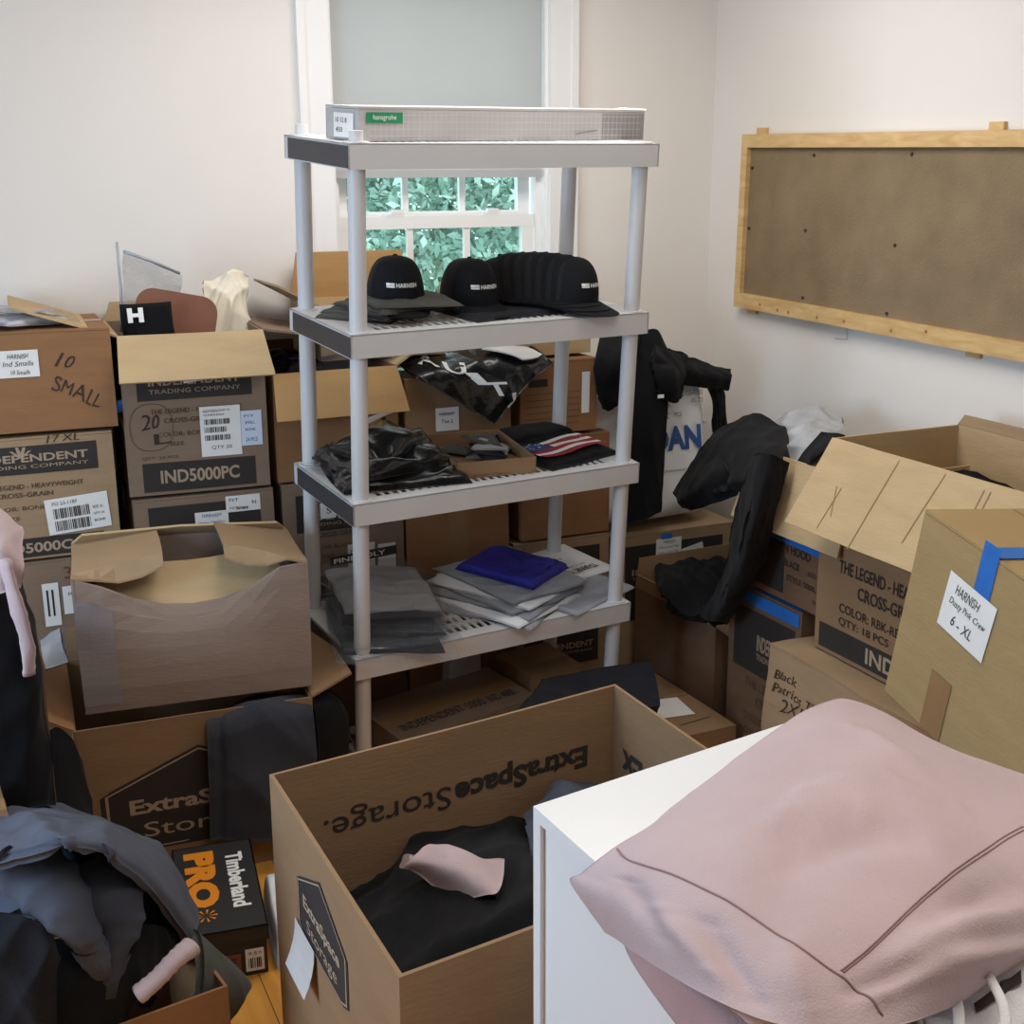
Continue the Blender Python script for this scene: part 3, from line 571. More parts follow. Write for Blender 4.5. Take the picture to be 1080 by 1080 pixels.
# ------------------------------------------------------------------ box stacks along the back wall
FY = 3.72
def stack_box(name, label, x0, x1, z0, z1, m_, d=.43, y=FY, yaw=0, tilt=0, **k):
    M = TR(((x0 + x1) / 2, y, z0), yaw, 0, tilt) @ TR((0, d / 2, 0))
    return Box(name, label, 'box', M, (x1 - x0, d, z1 - z0 - .008), m_, **k)
def ind_print(B, code, name_='INDEPENDENT', panel=(.10, .80), colors=True, legend=True, pl=None, pt=None, tv=None):
    w_, h = B.w, B.h; a, b = .1 * w_, .9 * w_; pl = pl if pl is not None else .72 * h if legend else .2 * h; pt = pt or .95 * h
    B.panel('front', a, pl, b, pt); tw = (b - a) * .86; tv = tv or pl + .10 * h
    B.text('front', [(name_, a + (b - a - tw) / 2, tv, tw, .022, dict(bold=.025)), ('TRADING COMPANY', a + (b - a - tw) / 2, tv - .018, tw, .010)])
    if legend:
        B.text('front', [('THE LEGEND - HEAVYWEIGHT', .18 * w_, .60 * h, .62 * w_, .04 * h, dict(bold=.015)), ('CROSS-GRAIN', .27 * w_, .53 * h, .34 * w_, .04 * h, dict(bold=.015)), ('COLOR: ' + code[1], .2 * w_, .42 * h, .36 * w_, .035 * h), ('SIZE', .3 * w_, .34 * h, .1 * w_, .03 * h), ('QTY: 24 PCS', .12 * w_, .21 * h, .25 * w_, .03 * h)], INKT)
        B.panel('front', .1 * w_, .02 * h, .9 * w_, .18 * h, name='code_panel'); B.text('front', [(code[0], .22 * w_, .055 * h, .56 * w_, .085 * h, dict(bold=.025))], name='code_lettering')
# column A
B = stack_box('cardboard_box', 'brown box marked 10 small, topmost of the left stack', .0, .425, 1.09, 1.372, ORANGE, seed=11, yaw=-1)
B.label('front', .125, .155, .105, .075, [('HARNISH', .025, .052, .055, .013), ('Ind Smalls', .012, .031, .08, .014), ('10 Smalls', .03, .008, .05, .012)], name='paper_note', hand=True)
B.text('front', [('10', .275, .175, .05, .04, dict(wob=.004, ang=-20, shear=.3)), ('SMALL', .255, .085, .14, .04, dict(wob=.005, ang=-28))], MARK, 'handwriting')
B = stack_box('cardboard_box', 'box with a dark company panel under the 10 small box', -.04, .41, .725, 1.08, PALE, seed=12, yaw=-1)
ind_print(B, ('IND5000CC', 'BONE')); B.text('front', [('17 XL', .27, .335, .09, .02, dict(wob=.002, shear=.2))], MARK, 'handwriting')
B.label('front', .25, .07, .175, .105, [('PO 23-1187', .02, .085, .07, .01), ('SIZE XL', .13, .06, .03, .008), ('QTY 24', .13, .04, .03, .008), ('BONE', .13, .02, .03, .008)], [(.02, .045, .1, .03), (.02, .008, .1, .03)], ang=4)
mb = MB()
for a in (-50, -15, 20, 52):
    t = math.radians(a); cx, cy = .2, .297; mb.add(B.map('front', [(cx - .006 * math.cos(t), cy), (cx + .006 * math.cos(t), cy), (cx + .032 * math.sin(t) + .004, cy + .032 * math.cos(t)), (cx + .032 * math.sin(t) - .004, cy + .032 * math.cos(t))], .0024), [(0, 1, 2, 3)])
mb.build('crest', [PRINT], B.root)
B = stack_box('cardboard_box', 'brown box with a red size mark, third down in the left stack', -.06, .40, .365, .715, DULL, seed=13)
B.text('front', [('3X', .3, .29, .06, .035, dict(wob=.003))], mat('red_marker', (120, 50, 36)), 'handwriting'); B.label('front', .29, .18, .1, .085, [('HARNISH', .015, .055, .06, .012), ('3 XL', .03, .03, .03, .012)], name='paper_note', hand=True)
B.label('front', .235, .15, .045, .13, [('II', .01, .03, .02, .08, )], name='picture_label', m=PAPER)
B = stack_box('cardboard_box', 'plain brown box on the floor below the left stack', -.06, .40, 0, .36, DARKC, seed=14)
# column B
B = stack_box('cardboard_box', 'tall open box printed IND5000PC with its front flap folded down', .447, .862, .872, 1.352, DULL, seed=15, top='open', yaw=-2, flaps=[('left', 72, .29, .02, LIGHT), ('right', 100, .20, .02, DULL), ('back', 8, .06, .02, LIGHT)])
B.flap('front', 142, .155, -.012, LIGHT)
w_, h = B.w, B.h
B.panel('front', .1 * w_, .60 * h, .9 * w_, .80 * h); B.panel('front', .1 * w_, .02 * h, .9 * w_, .205 * h, name='code_panel')
B.text('front', [('INDEPENDENT', .18 * w_, .69 * h, .64 * w_, .055 * h, dict(bold=.025)), ('TRADING COMPANY', .18 * w_, .64 * h, .64 * w_, .028 * h)])
B.text('front', [('THE LEGEND - HEAVYWEIGHT', .18 * w_, .515 * h, .64 * w_, .03 * h, dict(bold=.015)), ('CROSS-GRAIN', .27 * w_, .455 * h, .34 * w_, .03 * h, dict(bold=.015)), ('COLOR: BONE', .22 * w_, .37 * h, .34 * w_, .028 * h), ('SIZE', .3 * w_, .31 * h, .1 * w_, .024 * h), ('QTY: 24 PCS', .1 * w_, .225 * h, .25 * w_, .022 * h)], INKT)
B.text('front', [('IND5000PC', .22 * w_, .07 * h, .56 * w_, .085 * h, dict(bold=.025))], name='code_lettering')
B.panel('front', .175, .328, .285, .343, PAPER, 'paper_strip', .0028, slant=.12)
B.label('front', .215, .105, .12, .15, [('HEAVYWEIGHT', .01, .132, .05, .008), ('SHIP TO', .06, .134, .03, .006), ('HARNISH', .012, .122, .06, .006), ('QTY 20', .03, .02, .06, .012)], [(.012, .096, .075, .016), (.012, .072, .065, .016), (.012, .048, .075, .016)])
B.label('front', .336, .13, .062, .105, [('FIT', .01, .085, .03, .008), ('SMALL', .012, .065, .03, .01), ('BONE', .012, .045, .03, .008), ('24 PCS', .012, .012, .035, .012)], m=PAPERB, ink=BLUEI, name='blue_label')
mb = MB(); G = [[(.075 + .062 * math.cos(t) * k, .205 + .075 * math.sin(t) * k + .004 * math.sin(3 * t)) for k in (1, .98)] for t in np.linspace(0, 6.28, 40)]; mb.grid(B.map('front', G, .0025)); V, F = placed('20', .045, .20, .055, .045, wob=.004, shear=.2); mb.add(B.map('front', V, .0026), F); V, F = placed('L', .08, .155, .05, .03, wob=.003); mb.add(B.map('front', V, .0026), F); mb.build('handwriting', [MARK], B.root)
bb = B
B = stack_box('cardboard_box', 'box with a dark company panel and white notes under the IND5000PC box', .452, .868, .50, .862, DULL, seed=16)
ind_print(B, ('IND4000', 'BLACK'), legend=False, tv=.232, pl=.10, pt=.335); B.label('front', .175, .222, .1, .085, [('HARNISH', .02, .068, .06, .011), ('Heather Crew Gray', .008, .045, .08, .011), ('3XL 1 Small', .012, .022, .07, .011)], name='paper_note', hand=True, off=.004, ink=BLUEI)
B.label('front', .27, .298, .105, .05, [('FIT', .01, .033, .03, .009), ('N', .08, .02, .012, .012), ('QTY', .01, .01, .04, .006)], [(.03, .006, .04, .008)])
B = stack_box('cardboard_box', 'plain brown box on the floor behind the crushed white box', .45, .86, 0, .49, DARKC, seed=17)
# column C
B = stack_box('cardboard_box', 'open brown box left of the shelf with a wide tan front flap', .885, 1.275, .873, 1.215, ORANGE, seed=18, top='open', flaps=[('right', 60, .14, .02, LIGHT)])
B.flap('front', 152, .15, -.012, card('tan', (180, 142, 94))); B.flap('back', 10, .05)
B = stack_box('cardboard_box', 'box with a dark company panel behind the left shelf legs', .895, 1.285, .49, .865, DULL, seed=19)
ind_print(B, ('IND5000', 'BLACK'), pl=.215, pt=.335, tv=.25); B.label('front', .115, .255, .05, .05, [('S', .02, .015, .015, .02)], name='paper_note', off=.004); B.label('front', .2, .03, .09, .13, [('HARNISH', .01, .1, .06, .012), ('M', .02, .04, .03, .04)], name='paper_note', off=.004); B.label('front', .3, .05, .06, .1, [('QTY', .01, .06, .04, .012)], name='paper_note', off=.0045)
B = stack_box('cardboard_box', 'dark brown box on the floor behind the lower left shelf legs', .895, 1.285, 0, .48, DARKC, seed=21)
# column D
B = stack_box('cardboard_box', 'brown box with one square white note behind the third shelf', 1.30, 1.665, .775, 1.165, KRAFT, seed=22)
B.label('front', .10, .215, .08, .075, [('HARNISH', .01, .05, .055, .01), ('Tee L', .02, .025, .04, .012)], name='paper_note', hand=True)
B = stack_box('cardboard_box', 'plain brown box with a tape band behind the fourth shelf', 1.295, 1.655, .505, .765, ORANGE, seed=23)
B.panel('front', .145, .002, .215, .25, TAPE, 'tape_band'); B.label('front', .10, -.02, .08, .03, name='paper_slip')
B = stack_box('cardboard_box', 'brown box on the floor behind the middle of the shelf', 1.29, 1.66, 0, .495, ORANGE, seed=24, y=FY - .04)
# column E
B = stack_box('cardboard_box', 'brown box with a hand hole and printed lines behind the third shelf', 1.70, 1.985, .945, 1.19, ORANGE, seed=25)
B.panel('front', .03, .16, .10, .185, INK, 'hand_hole'); 
mb = MB()
for j in range(6): mb.grid(B.map('front', [[(u, .03 + .021 * j), (u, .032 + .021 * j)] for u in np.linspace(.02, .22, 6)], .0015))
mb.build('printed_lines', [INKT], B.root); B.label('front', .225, .06, .03, .14, name='torn_label')
B = stack_box('cardboard_box', 'plain orange-brown box behind the right shelf legs', 1.70, 2.035, .585, .935, ORANGE, seed=26)
B.panel('front', .13, .002, .19, .34, TAPE, 'tape_band')
B = stack_box('cardboard_box', 'floor box with a dark company panel behind the right shelf legs', 1.675, 2.035, 0, .577, PALE, seed=27)
ind_print(B, ('IND4000', 'BLACK'), legend=False); B.label('front', .1, .40, .12, .06, [('QTY 24', .01, .03, .06, .012)], ang=8); B.label('front', .24, .38, .08, .07, [('XL', .04, .02, .02, .02)], ang=14)
B = stack_box('cardboard_box', 'light cardboard box behind the row of caps by the window', 1.58, 1.99, 1.20, 1.425, LIGHT, seed=28, y=3.78, d=.36)
B = stack_box('cardboard_box', 'open cardboard box with raised flaps below the window', 1.06, 1.47, 1.225, 1.40, LIGHT, seed=29, y=3.80, d=.36, top='open', flaps=[('back', -6, .15, .02, card('tan', (180, 142, 94))), ('left', 62, .14, .02, PALE), ('front', 150, .1, .02, PALE)])
# column F
B = stack_box('cardboard_box', 'floor box with a dark company panel under the white bag', 2.05, 2.56, 0, .557, PALE, seed=30)
ind_print(B, ('IND4000', 'BLACK'), legend=False, pl=.24, pt=.515, tv=.405); B.label('front', .175, .445, .105, .085, [('HARNISH', .03, .066, .05, .01), ('Charcoal Pig', .01, .046, .085, .01), ('Light Gray Pig', .01, .026, .085, .01), ('x Small', .035, .006, .05, .01)], name='paper_note', hand=True, off=.004)
B.label('front', .285, .44, .09, .05, [('S', .06, .015, .012, .016)], ang=12, off=.0035); B.panel('front', .195, .528, .24, .548, BLUET, 'blue_tape', .0055)

# ---- things in the open IND5000PC box and on the tops of the left stacks
def Mat_from(o, ux, uz):                             # frame with local x along ux, local z along uz
    x = np.array(ux, float); x /= np.linalg.norm(x); z = np.array(uz, float); z -= x * (z @ x); z /= np.linalg.norm(z); y = np.cross(z, x)
    return Matrix([[x[i], y[i], z[i], float(o[i])] for i in range(3)] + [[0, 0, 0, 1]])
def rounded(w_, h, r, n=6):
    o = []
    for cx, cy, a0 in ((w_ - r, h - r, 0), (r, h - r, 90), (r, r, 180), (w_ - r, r, 270)): o += [(cx + r * math.cos(math.radians(a0 + 90 * i / n)), cy + r * math.sin(math.radians(a0 + 90 * i / n))) for i in range(n + 1)]
    return o
def prism(mb, poly, y0, y1):
    n = len(poly); mb.add([(a, y0, b_) for a, b_ in poly] + [(a, y1, b_) for a, b_ in poly], [tuple(range(n)), tuple(range(n, 2 * n))[::-1]] + [(i, n + i, n + (i + 1) % n, (i + 1) % n) for i in range(n)])
o0 = P(138, 362, Y=3.835); r = empty('leather_panel', Mat_from(o0, (.93, 0, -.2), (.2, .1, .93)), 'large brown rounded leather panel standing in the open left box', 'panel')
m = MB(); prism(m, rounded(.24, .17, .05), 0, .006); m.build('leather_sheet', [LEATHER], r)
o0 = P(126, 362, Y=3.80); r = empty('black_pouch', Mat_from(o0, (.97, 0, .02), (0.05, .12, 1)), 'small black pouch with a white letter H in the open left box', 'pouch')
pillow('pouch_body', .15, .12, .02, BLACKF, r, TR((0, 0, 0)) if 0 else None, 101, .002, pw=.3).matrix_local = TR((.085, .0, .06), 0, 90)
m = MB(); V, F = placed('H', .028, .055, .045, .042, .06); m.add(np.c_[V[:, 0], 0 * V[:, 0] - .026, V[:, 1]], F); m.build('lettering', [WHITEI], r)
r = empty('clear_poly_bag', Mat_from(P(128, 350, Y=3.90), (.8, .1, -.1), (-.36, 0, 1)), 'clear shiny poly bag poking up at the left of the open box', 'plastic bag')
m = MB(); m.grid([[(x * (1 + .1 * z), .012 * math.sin(22 * x + 9 * z), z * .23 * (1 - .22 * x / .16)) for z in np.linspace(0, 1, 10)] for x in np.linspace(0, .16, 10)]); m.build('film', [CLEARG], r, True)
tube('left_seam', [(0, 0, 0), (-.004, 0, .12), (-.02, 0, .26)], [.004], POLYG, r, 8).name = 'seam'; tube('seam', [(0, .002, .235), (.08, .002, .215), (.17, .004, .185)], [.005], POLYG, r, 8)
c = Cloth([[P(x, y, Y=Yv) for x, y, Yv in row] for row in [[(206, 356, 3.94), (214, 322, 3.96), (216, 298, 4.02)], [(226, 358, 3.91), (233, 318, 3.93), (238, 290, 4.02)], [(246, 356, 3.91), (248, 312, 3.93), (252, 287, 4.02)], [(262, 352, 3.93), (261, 322, 3.97), (264, 290, 4.04)]]], (44, 44), .02, 103, 34, up=(0, -1, .3)); tag(c.build('cream_garment', CREAM, None, .01), 'cream white crumpled garment rising from the open left box', 'garment')
for i, (x, y, lab) in enumerate(((.09, 3.9, 'clear poly bag with a blue edge at the far left on the 10 small box'), (.2, 3.86, 'clear poly bag with a blue edge tucked under the tan flap'))):
    r = empty('poly_bag', TR((x, y, 1.384), [8, 30][i], 0, [-4, 3][i]), lab, 'plastic bag', 'clear bags on the left stack'); pillow('film', .24, .22, .03, CLEARP, r, None, 110 + i, .008); pillow('folded_cloth', .2, .18, .02, [GREYF, WHITEF][i], r, None, 112 + i, .004)
    m = MB(); m.grid([[(a, -.10 + .03 * b_, .034 + .004 * math.sin(30 * a)) for b_ in (0, 1)] for a in np.linspace(-.11, .11, 8)]); m.build('blue_edge', [mat('blue_film', (80, 96, 190), .3)], r)
o = tag(pillow('blue_tape_wad', .03, .02, .03, BLUET, None, TR((.436, 3.74, 1.13), 20, 10), seed=115, amp=.003, nu=10, nv=10), 'torn blue tape stuck between the two left stacks', 'tape')
r = bag('poly_bag', 'dark poly bag between the open left box and the shelf', 'plastic bag', TR((.95, 3.90, 1.215), 30, 0, 6), .2, .22, .03, POLYB, 117, .01)
r = bag('poly_bag', 'clear poly bag with a blue edge on the box behind the left shelf leg', 'plastic bag', TR((1.07, 3.90, 1.19), 6), .3, .26, .05, CLEARP, 118, .01); m = MB(); m.grid([[(a, -.12 + .025 * b_, .052 + .003 * math.sin(30 * a)) for b_ in (0, 1)] for a in np.linspace(-.13, .13, 8)]); m.build('blue_edge', [MATS['blue_film']], r)
# black and white printed bag hanging over the boxes behind the shelf
c = Cloth([[P(x, y, Y=Yv) for x, y, Yv in row] for row in [[(405, 372, 3.9), (438, 396, 3.70), (480, 422, 3.68), (522, 448, 3.67)], [(440, 362, 3.92), (470, 385, 3.72), (506, 405, 3.67), (540, 425, 3.66)], [(490, 356, 3.94), (516, 372, 3.74), (545, 388, 3.67), (562, 400, 3.67)], [(530, 352, 3.96), (560, 366, 3.78), (576, 376, 3.70), (584, 384, 3.68)]]], (44, 44), .007, 121, 24, up=(0, -1, .5))
r = empty('printed_poly_bag', TR(c.G[22, 22]), 'black poly bag with large white letters drooping over the rear boxes', 'plastic bag'); bpy.context.view_layer.update()
o = c.build('film', POLYB, r, .008); o.matrix_world = Matrix.Identity(4)
m = MB()
for s_, px in (('L', (541, 424)), ('T', (523, 411)), ('I', (503, 399)), ('U', (478, 389)), ('A', (452, 380))):
    (u, v), = near_uv(c, [px]); V, F = placed(s_, u - .085, v - .085, .17, .17, .02, .2, 222); m.add(c.at(V, .003), F)
o = m.build('lettering', [WHITEI], r); o.matrix_world = Matrix.Identity(4)
c2 = Cloth([[P(x, y, Y=Yv) for x, y, Yv in row] for row in [[(508, 368, 3.73), (530, 371, 3.69), (552, 379, 3.66)], [(515, 364, 3.76), (540, 367, 3.71), (566, 377, 3.68)], [(525, 362, 3.78), (555, 366, 3.73), (572, 373, 3.69)]]], (16, 16), .004, 122); o = c2.build('white_band', POLYW, r, .004); o.matrix_world = Matrix.Identity(4)

# ------------------------------------------------------------------ white bag of yarn-dyed blanks and the black hoodie on it
r = empty('sack', TR((2.235, 3.885, .566), 0, -9), 'white plastic sack printed in blue, standing in the corner', 'bag')
def sackbend(p): return p
o = pillow('film', .50, .54, .30, POLYW, r, None, 131, .006, 14, 44, 44, None, .13); o.matrix_local = TR((0, .14, .262), 0, 90)
def sackface(V, off=-.17): return np.c_[V[:, 0], 0 * V[:, 0] + off, V[:, 1]]
m = MB(); V, F = placed('GILDAN', -.15, .245, .345, .088, .045); m.add(sackface(V), F); V, F = placed('TM', .2, .33, .018, .009); m.add(sackface(V), F); m.build('lettering', [BLUEI], r)
m = MB()
for s_, u, v, tw, th in (('activewear', .0, .17, .13, .012), ('R10 G64000', .10, .435, .11, .02), ('XL 72', .16, .41, .05, .015), ('BLACK', .0, .40, .08, .018), ('12 DOZ', .0, .36, .07, .02), ('PCS', .09, .365, .03, .015)): V, F = placed(s_, u, v, tw, th); m.add(sackface(V), F)
m.build('small_print', [GREYLINE], r)
hd = empty('black_hoodie', TR((2.2, 3.70, 1.1)), 'black hoodie draped over the white sack in the corner', 'hoodie'); bpy.context.view_layer.update()
def addp(o, root): o.parent = root; o.matrix_world = Matrix.Identity(4); return o
def CG(rows, **k): return np.array([[P(a[0], a[1], **({ax: a[2]})) for a in row] for row in rows for ax in [k.get('axis', 'Y')]])
c = Cloth(CG([[(668, 364, 3.82), (664, 420, 3.69), (658, 490, 3.68), (655, 552, 3.67)], [(678, 350, 3.84), (676, 415, 3.68), (671, 490, 3.66), (668, 552, 3.65)], [(694, 348, 3.84), (692, 410, 3.67), (688, 490, 3.66), (682, 548, 3.65)], [(704, 368, 3.82), (705, 415, 3.69), (702, 480, 3.68), (697, 540, 3.68)]]), (40, 60), .006, 141, 20, up=(0, -1, 0)); addp(c.build('torso', BLACKF, None, .02), hd)
c = Cloth(CG([[(634, 352, 3.86), (628, 385, 3.70), (630, 415, 3.70), (636, 432, 3.71)], [(652, 345, 3.86), (650, 380, 3.67), (648, 412, 3.67), (644, 434, 3.70)], [(676, 348, 3.86), (668, 380, 3.67), (664, 400, 3.68), (658, 420, 3.70)]]), (30, 30), .008, 142, 24, up=(0, -1, 0)); addp(c.build('sleeve', BLACKF, None, .02), hd)
c = Cloth(CG([[(692, 362, 3.78), (690, 380, 3.69), (694, 404, 3.71)], [(716, 373, 3.80), (716, 386, 3.71), (716, 406, 3.73)], [(742, 382, 3.81), (742, 394, 3.73), (742, 409, 3.75)], [(771, 389, 3.82), (771, 400, 3.76), (768, 412, 3.78)]]), (40, 24), .007, 243, 26, up=(0, -1, .2)); addp(c.build('sleeve', BLACKF, None, .03), hd)
c = Cloth(CG([[(736, 390, 3.86), (745, 396, 3.80), (756, 396, 3.82)], [(750, 420, 3.85), (757, 424, 3.80), (765, 418, 3.83)], [(751, 456, 3.86), (759, 458, 3.81), (767, 452, 3.84)]]), (30, 20), .006, 244, 26, up=(0, -1, .2)); addp(c.build('sleeve', BLACKF, None, .025), hd)
c = Cloth(CG([[(688, 366, 3.78), (690, 395, 3.66), (698, 420, 3.66)], [(706, 366, 3.78), (710, 395, 3.64), (712, 426, 3.66)], [(724, 375, 3.78), (724, 398, 3.67), (720, 420, 3.69)]]), (24, 24), .01, 145, 28, up=(0, -1, 0)); addp(c.build('hood', BLACKF, None, .025), hd)
m = MB(); a = P(697, 418, Y=3.645); m.box(a - [.012, .001, .006], a + [.012, .001, .006]); addp(m.build('neck_tag', [PAPER]), hd)
tag(tube('crumpled_sleeve_bag', [P(660, 410, Y=3.79), P(655, 450, Y=3.79), P(652, 500, Y=3.79)], [.02, .03, .02], CLEARP, None, 12, .2, 146, ns=16), 'clear plastic strip hanging left of the white sack', 'plastic bag')

# ------------------------------------------------------------------ right-hand pile against the right wall
def right_box(name, label, yfar, ynear, z0, z1, xf, m_, d=.46, yaw=-90, tilt=0, **k):
    M = TR((xf, (yfar + ynear) / 2, z0), yaw, 0, tilt) @ TR((0, d / 2, 0))
    return Box(name, label, 'box', M, (yfar - ynear, d, z1 - z0 - .008), m_, **k)
B = right_box('cardboard_box', 'floor box with a dark panel and blue tape by the right wall', 3.13, 2.775, 0, .565, 2.15, DARKC, seed=151)
B.panel('front', .03, .30, .33, .50); B.text('front', [('INDEPENDENT', .15, .38, .17, .05, dict(bold=.025)), ('TRADING COMPANY', .15, .35, .17, .02)]); B.text('front', [('THE LEGEND', .10, .25, .2, .03), ('CROSS-GRAIN', .16, .2, .17, .03), ('COLOR: BLACK', .10, .14, .2, .025), ('QTY: 18 PCS', .10, .09, .2, .025)], INKT)
B.panel('front', .02, .515, .345, .555, BLUET, 'blue_tape', .0028); B.panel('top', .02, .0, .345, .05, BLUET, 'blue_tape', .003)
B = right_box('cardboard_box', 'box printed black hood with blue tape, under the tan flapped box', 3.06, 2.58, .575, .795, 2.15, DARKC, seed=152)
B.panel('front', .0, .02, .19, .2, INK); B.text('front', [('BURN HOOD', .13, .145, .18, .028, dict(bold=.02)), ('BLACK', .19, .105, .075, .022, dict(bold=.015)), ('STYLE 5000, 2XL', .205, .062, .19, .02, dict(bold=.01)), ('SIZE: L', .30, .105, .06, .012), ('MADE', .33, .03, .05, .012)], MARK)
B.panel('front', .10, .175, .47, .21, BLUET, 'blue_tape', .0028, slant=-.02); B.panel('top', .1, .0, .47, .05, BLUET, 'blue_tape', .003)
B = right_box('cardboard_box', 'open tan box holding clothes, with a flap hanging towards the room', 3.06, 2.60, .80, 1.0, 2.17, LIGHT, seed=153, top='open', flaps=[('front', 163, .215, -.02, LIGHT)])
B = right_box('cardboard_box', 'crumpled brown carton marked 2XL 3XL M S below the legend box', 2.765, 2.12, 0, .495, 2.04, PALE, seed=154, bulge=.016, kx=9, d=.62)
B.text('front', [('Black', .03, .405, .09, .026, dict(wob=.004, shear=.2)), ("Patriot T's", .03, .365, .19, .028, dict(wob=.004, shear=.2)), ('2XL/3XL/M/S', .07, .318, .34, .038, dict(wob=.005, shear=.2))], MARK, 'handwriting', .003)
B = right_box('cardboard_box', 'box printed the legend cross standing on the crumpled brown carton', 2.685, 2.16, .50, .862, 2.13, KRAFT, seed=155, d=.52)
B.text('front', [('THE LEGEND - HEAVYWEIGHT', .09, .245, .43, .036, dict(bold=.02)), ('CROSS-GRAIN', .17, .19, .24, .036, dict(bold=.02)), ('COLOR: RBK-RED', .10, .135, .26, .026, dict(bold=.01)), ('QTY: 18 PCS', .10, .095, .2, .026, dict(bold=.01))], MARK, off=.002)
B.panel('front', .02, .012, .50, .082, INK, 'code_panel'); B.text('front', [('IND5000', .215, .025, .25, .045, dict(bold=.025))], name='code_lettering')
B.panel('front', .10, .325, .50, .345, BLUET, 'blue_tape', .003); B.panel('top', .0, .0, .09, .05, BLUET, 'blue_tape', .003); B.panel('front', .0, .32, .07, .35, BLUET, 'blue_tape', .003)
B = right_box('cardboard_box', 'big open carton with a creased tan flap, on the legend box', 2.66, 1.93, .875, 1.105, 2.13, LIGHT, seed=156, top='open', d=.44, inner=DARKC, flaps=[('right', 40, .12, .02, PALE), ('back', 8, .03, .02, PALE)])
fl = B.flap('front', 152, .255, -.03, LIGHT); fw = MB()
for u in (.27, .43, .55, .57): fw.box((-.0012, 0, 0), (.0012, .001, .2))
O, U, V, N, L_, H_ = B.frame('front'); a = math.radians(152); D = math.cos(a) * V + math.sin(a) * N; ND = math.cos(a) * N - math.sin(a) * V
m = MB()
for u, du, l0, l1 in ((.27, -.03, .01, .26), (.43, -.03, .01, .2), (.10, .03, .12, .2), (.12, -.02, .12, .24), (.56, .0, .02, .18), (.58, .0, .02, .18)):
    m.grid(B.W([[O + U * (u + du * t + e) + V * H_ + D * (l0 + (l1 - l0) * t) + ND * -.0064 for e in (0, .003)] for t in np.linspace(0, 1, 8)]))
m.build('crease', [mat('crease_brown', (150, 118, 78))], fl)
c = Cloth([[np.array([x, y, .97 + .04 * math.sin(7 * x + 3 * y)]) for y in np.linspace(2.0, 2.6, 5)] for x in np.linspace(2.15, 2.54, 4)], (24, 24), .012, 157, 20, up=(0, 0, 1)); tag(c.build('black_garment', BLACKF, None, .015), 'black garment lying inside the big open carton at right', 'garment')
# 6-XL box
def big_box():
    tl = P(975, 541, Z=1.12); L_, D_, h = .60, .40, .403
    R = rot(0, 0, -1.753) @ rot(0, .126, 0) @ rot(-.063, 0, 0)
    M = Matrix([list(R[i]) + [float(tl[i])] for i in range(3)] + [[0, 0, 0, 1]]) @ TR((L_ / 2, D_ / 2, -h))
    B = Box('cardboard_box', 'large tan box with a 6 to XL note and blue tape, right foreground', 'box', M, (L_, D_, h), card('olive', (164, 138, 96)), seed=161, bulge=.003, tape=False)
    B.panel('front', .205, .30, .255, .43, BLUET, 'blue_tape', .002, slant=-.0); B.panel('top', .205, .0, .255, .40, BLUET, 'blue_tape', .0035)
    B.label('front', .125, .215, .155, .115, [('HARNISH', .03, .08, .08, .02), ('Dusty Pink Crew', .02, .052, .12, .018), ('6 - XL', .04, .018, .07, .022)], name='paper_note', hand=True, ang=-3); B.panel('front', .14, .0, .21, .125, TAPE, 'tape_patch', .002)
    return B
BB = big_box()
B = right_box('cardboard_box', 'pale box standing below the large tan 6 to XL box', 1.90, 1.36, 0, .625, 1.64, LIGHT, seed=162, d=.44, yaw=-99)
# clothes over the tan box: black hoodie and grey shirt
hd = empty('black_hoodie', TR((2.2, 2.9, 1.05)), 'black hoodie spilling over the tan box with one sleeve hanging down', 'hoodie'); bpy.context.view_layer.update()
c = Cloth([[P(x, y, X=X) for x, y, X in row] for row in [[(762, 448, 2.36), (740, 470, 2.28), (722, 498, 2.22), (716, 520, 2.20)], [(795, 436, 2.34), (778, 466, 2.18), (758, 500, 2.14), (740, 522, 2.16)], [(828, 452, 2.32), (812, 478, 2.12), (790, 505, 2.08), (768, 512, 2.12)], [(834, 478, 2.30), (828, 500, 2.14), (815, 520, 2.10), (800, 530, 2.12)]]], (44, 44), .009, 171, 16, up=(-1, -.5, .5)); addp(c.build('torso', BLACKF, None, .03), hd)
XC = lambda rows: np.array([[P(a, b_, X=x) for a, b_, x in row] for row in rows])
c = Cloth(XC([[(746, 462, 2.26), (764, 490, 2.12), (786, 520, 2.14)], [(730, 488, 2.22), (740, 506, 2.11), (756, 530, 2.14)], [(717, 511, 2.19), (723, 523, 2.11), (733, 538, 2.14)], [(711, 521, 2.17), (714, 529, 2.12), (719, 536, 2.14)]]), (40, 30), .008, 272, 24, up=(-1, -.5, .3)); addp(c.build('sleeve', BLACKF, None, .03), hd)
c = Cloth(XC([[(786, 484, 2.16), (806, 478, 2.06), (834, 488, 2.14)], [(780, 520, 2.10), (800, 516, 2.02), (824, 520, 2.10)], [(774, 558, 2.09), (792, 556, 2.00), (814, 556, 2.09)], [(764, 598, 2.09), (780, 600, 2.01), (801, 598, 2.09)], [(748, 636, 2.09), (760, 642, 2.02), (778, 642, 2.08)], [(740, 650, 2.10), (752, 656, 2.05), (766, 656, 2.09)]]), (60, 30), .011, 273, 20, up=(-1, -.5, .3)); addp(c.build('sleeve', BLACKF, None, .04), hd)
gs = empty('grey_shirt', TR((2.4, 2.95, 1.1)), 'crumpled light grey shirt with a black print on the tan box', 'shirt'); bpy.context.view_layer.update()
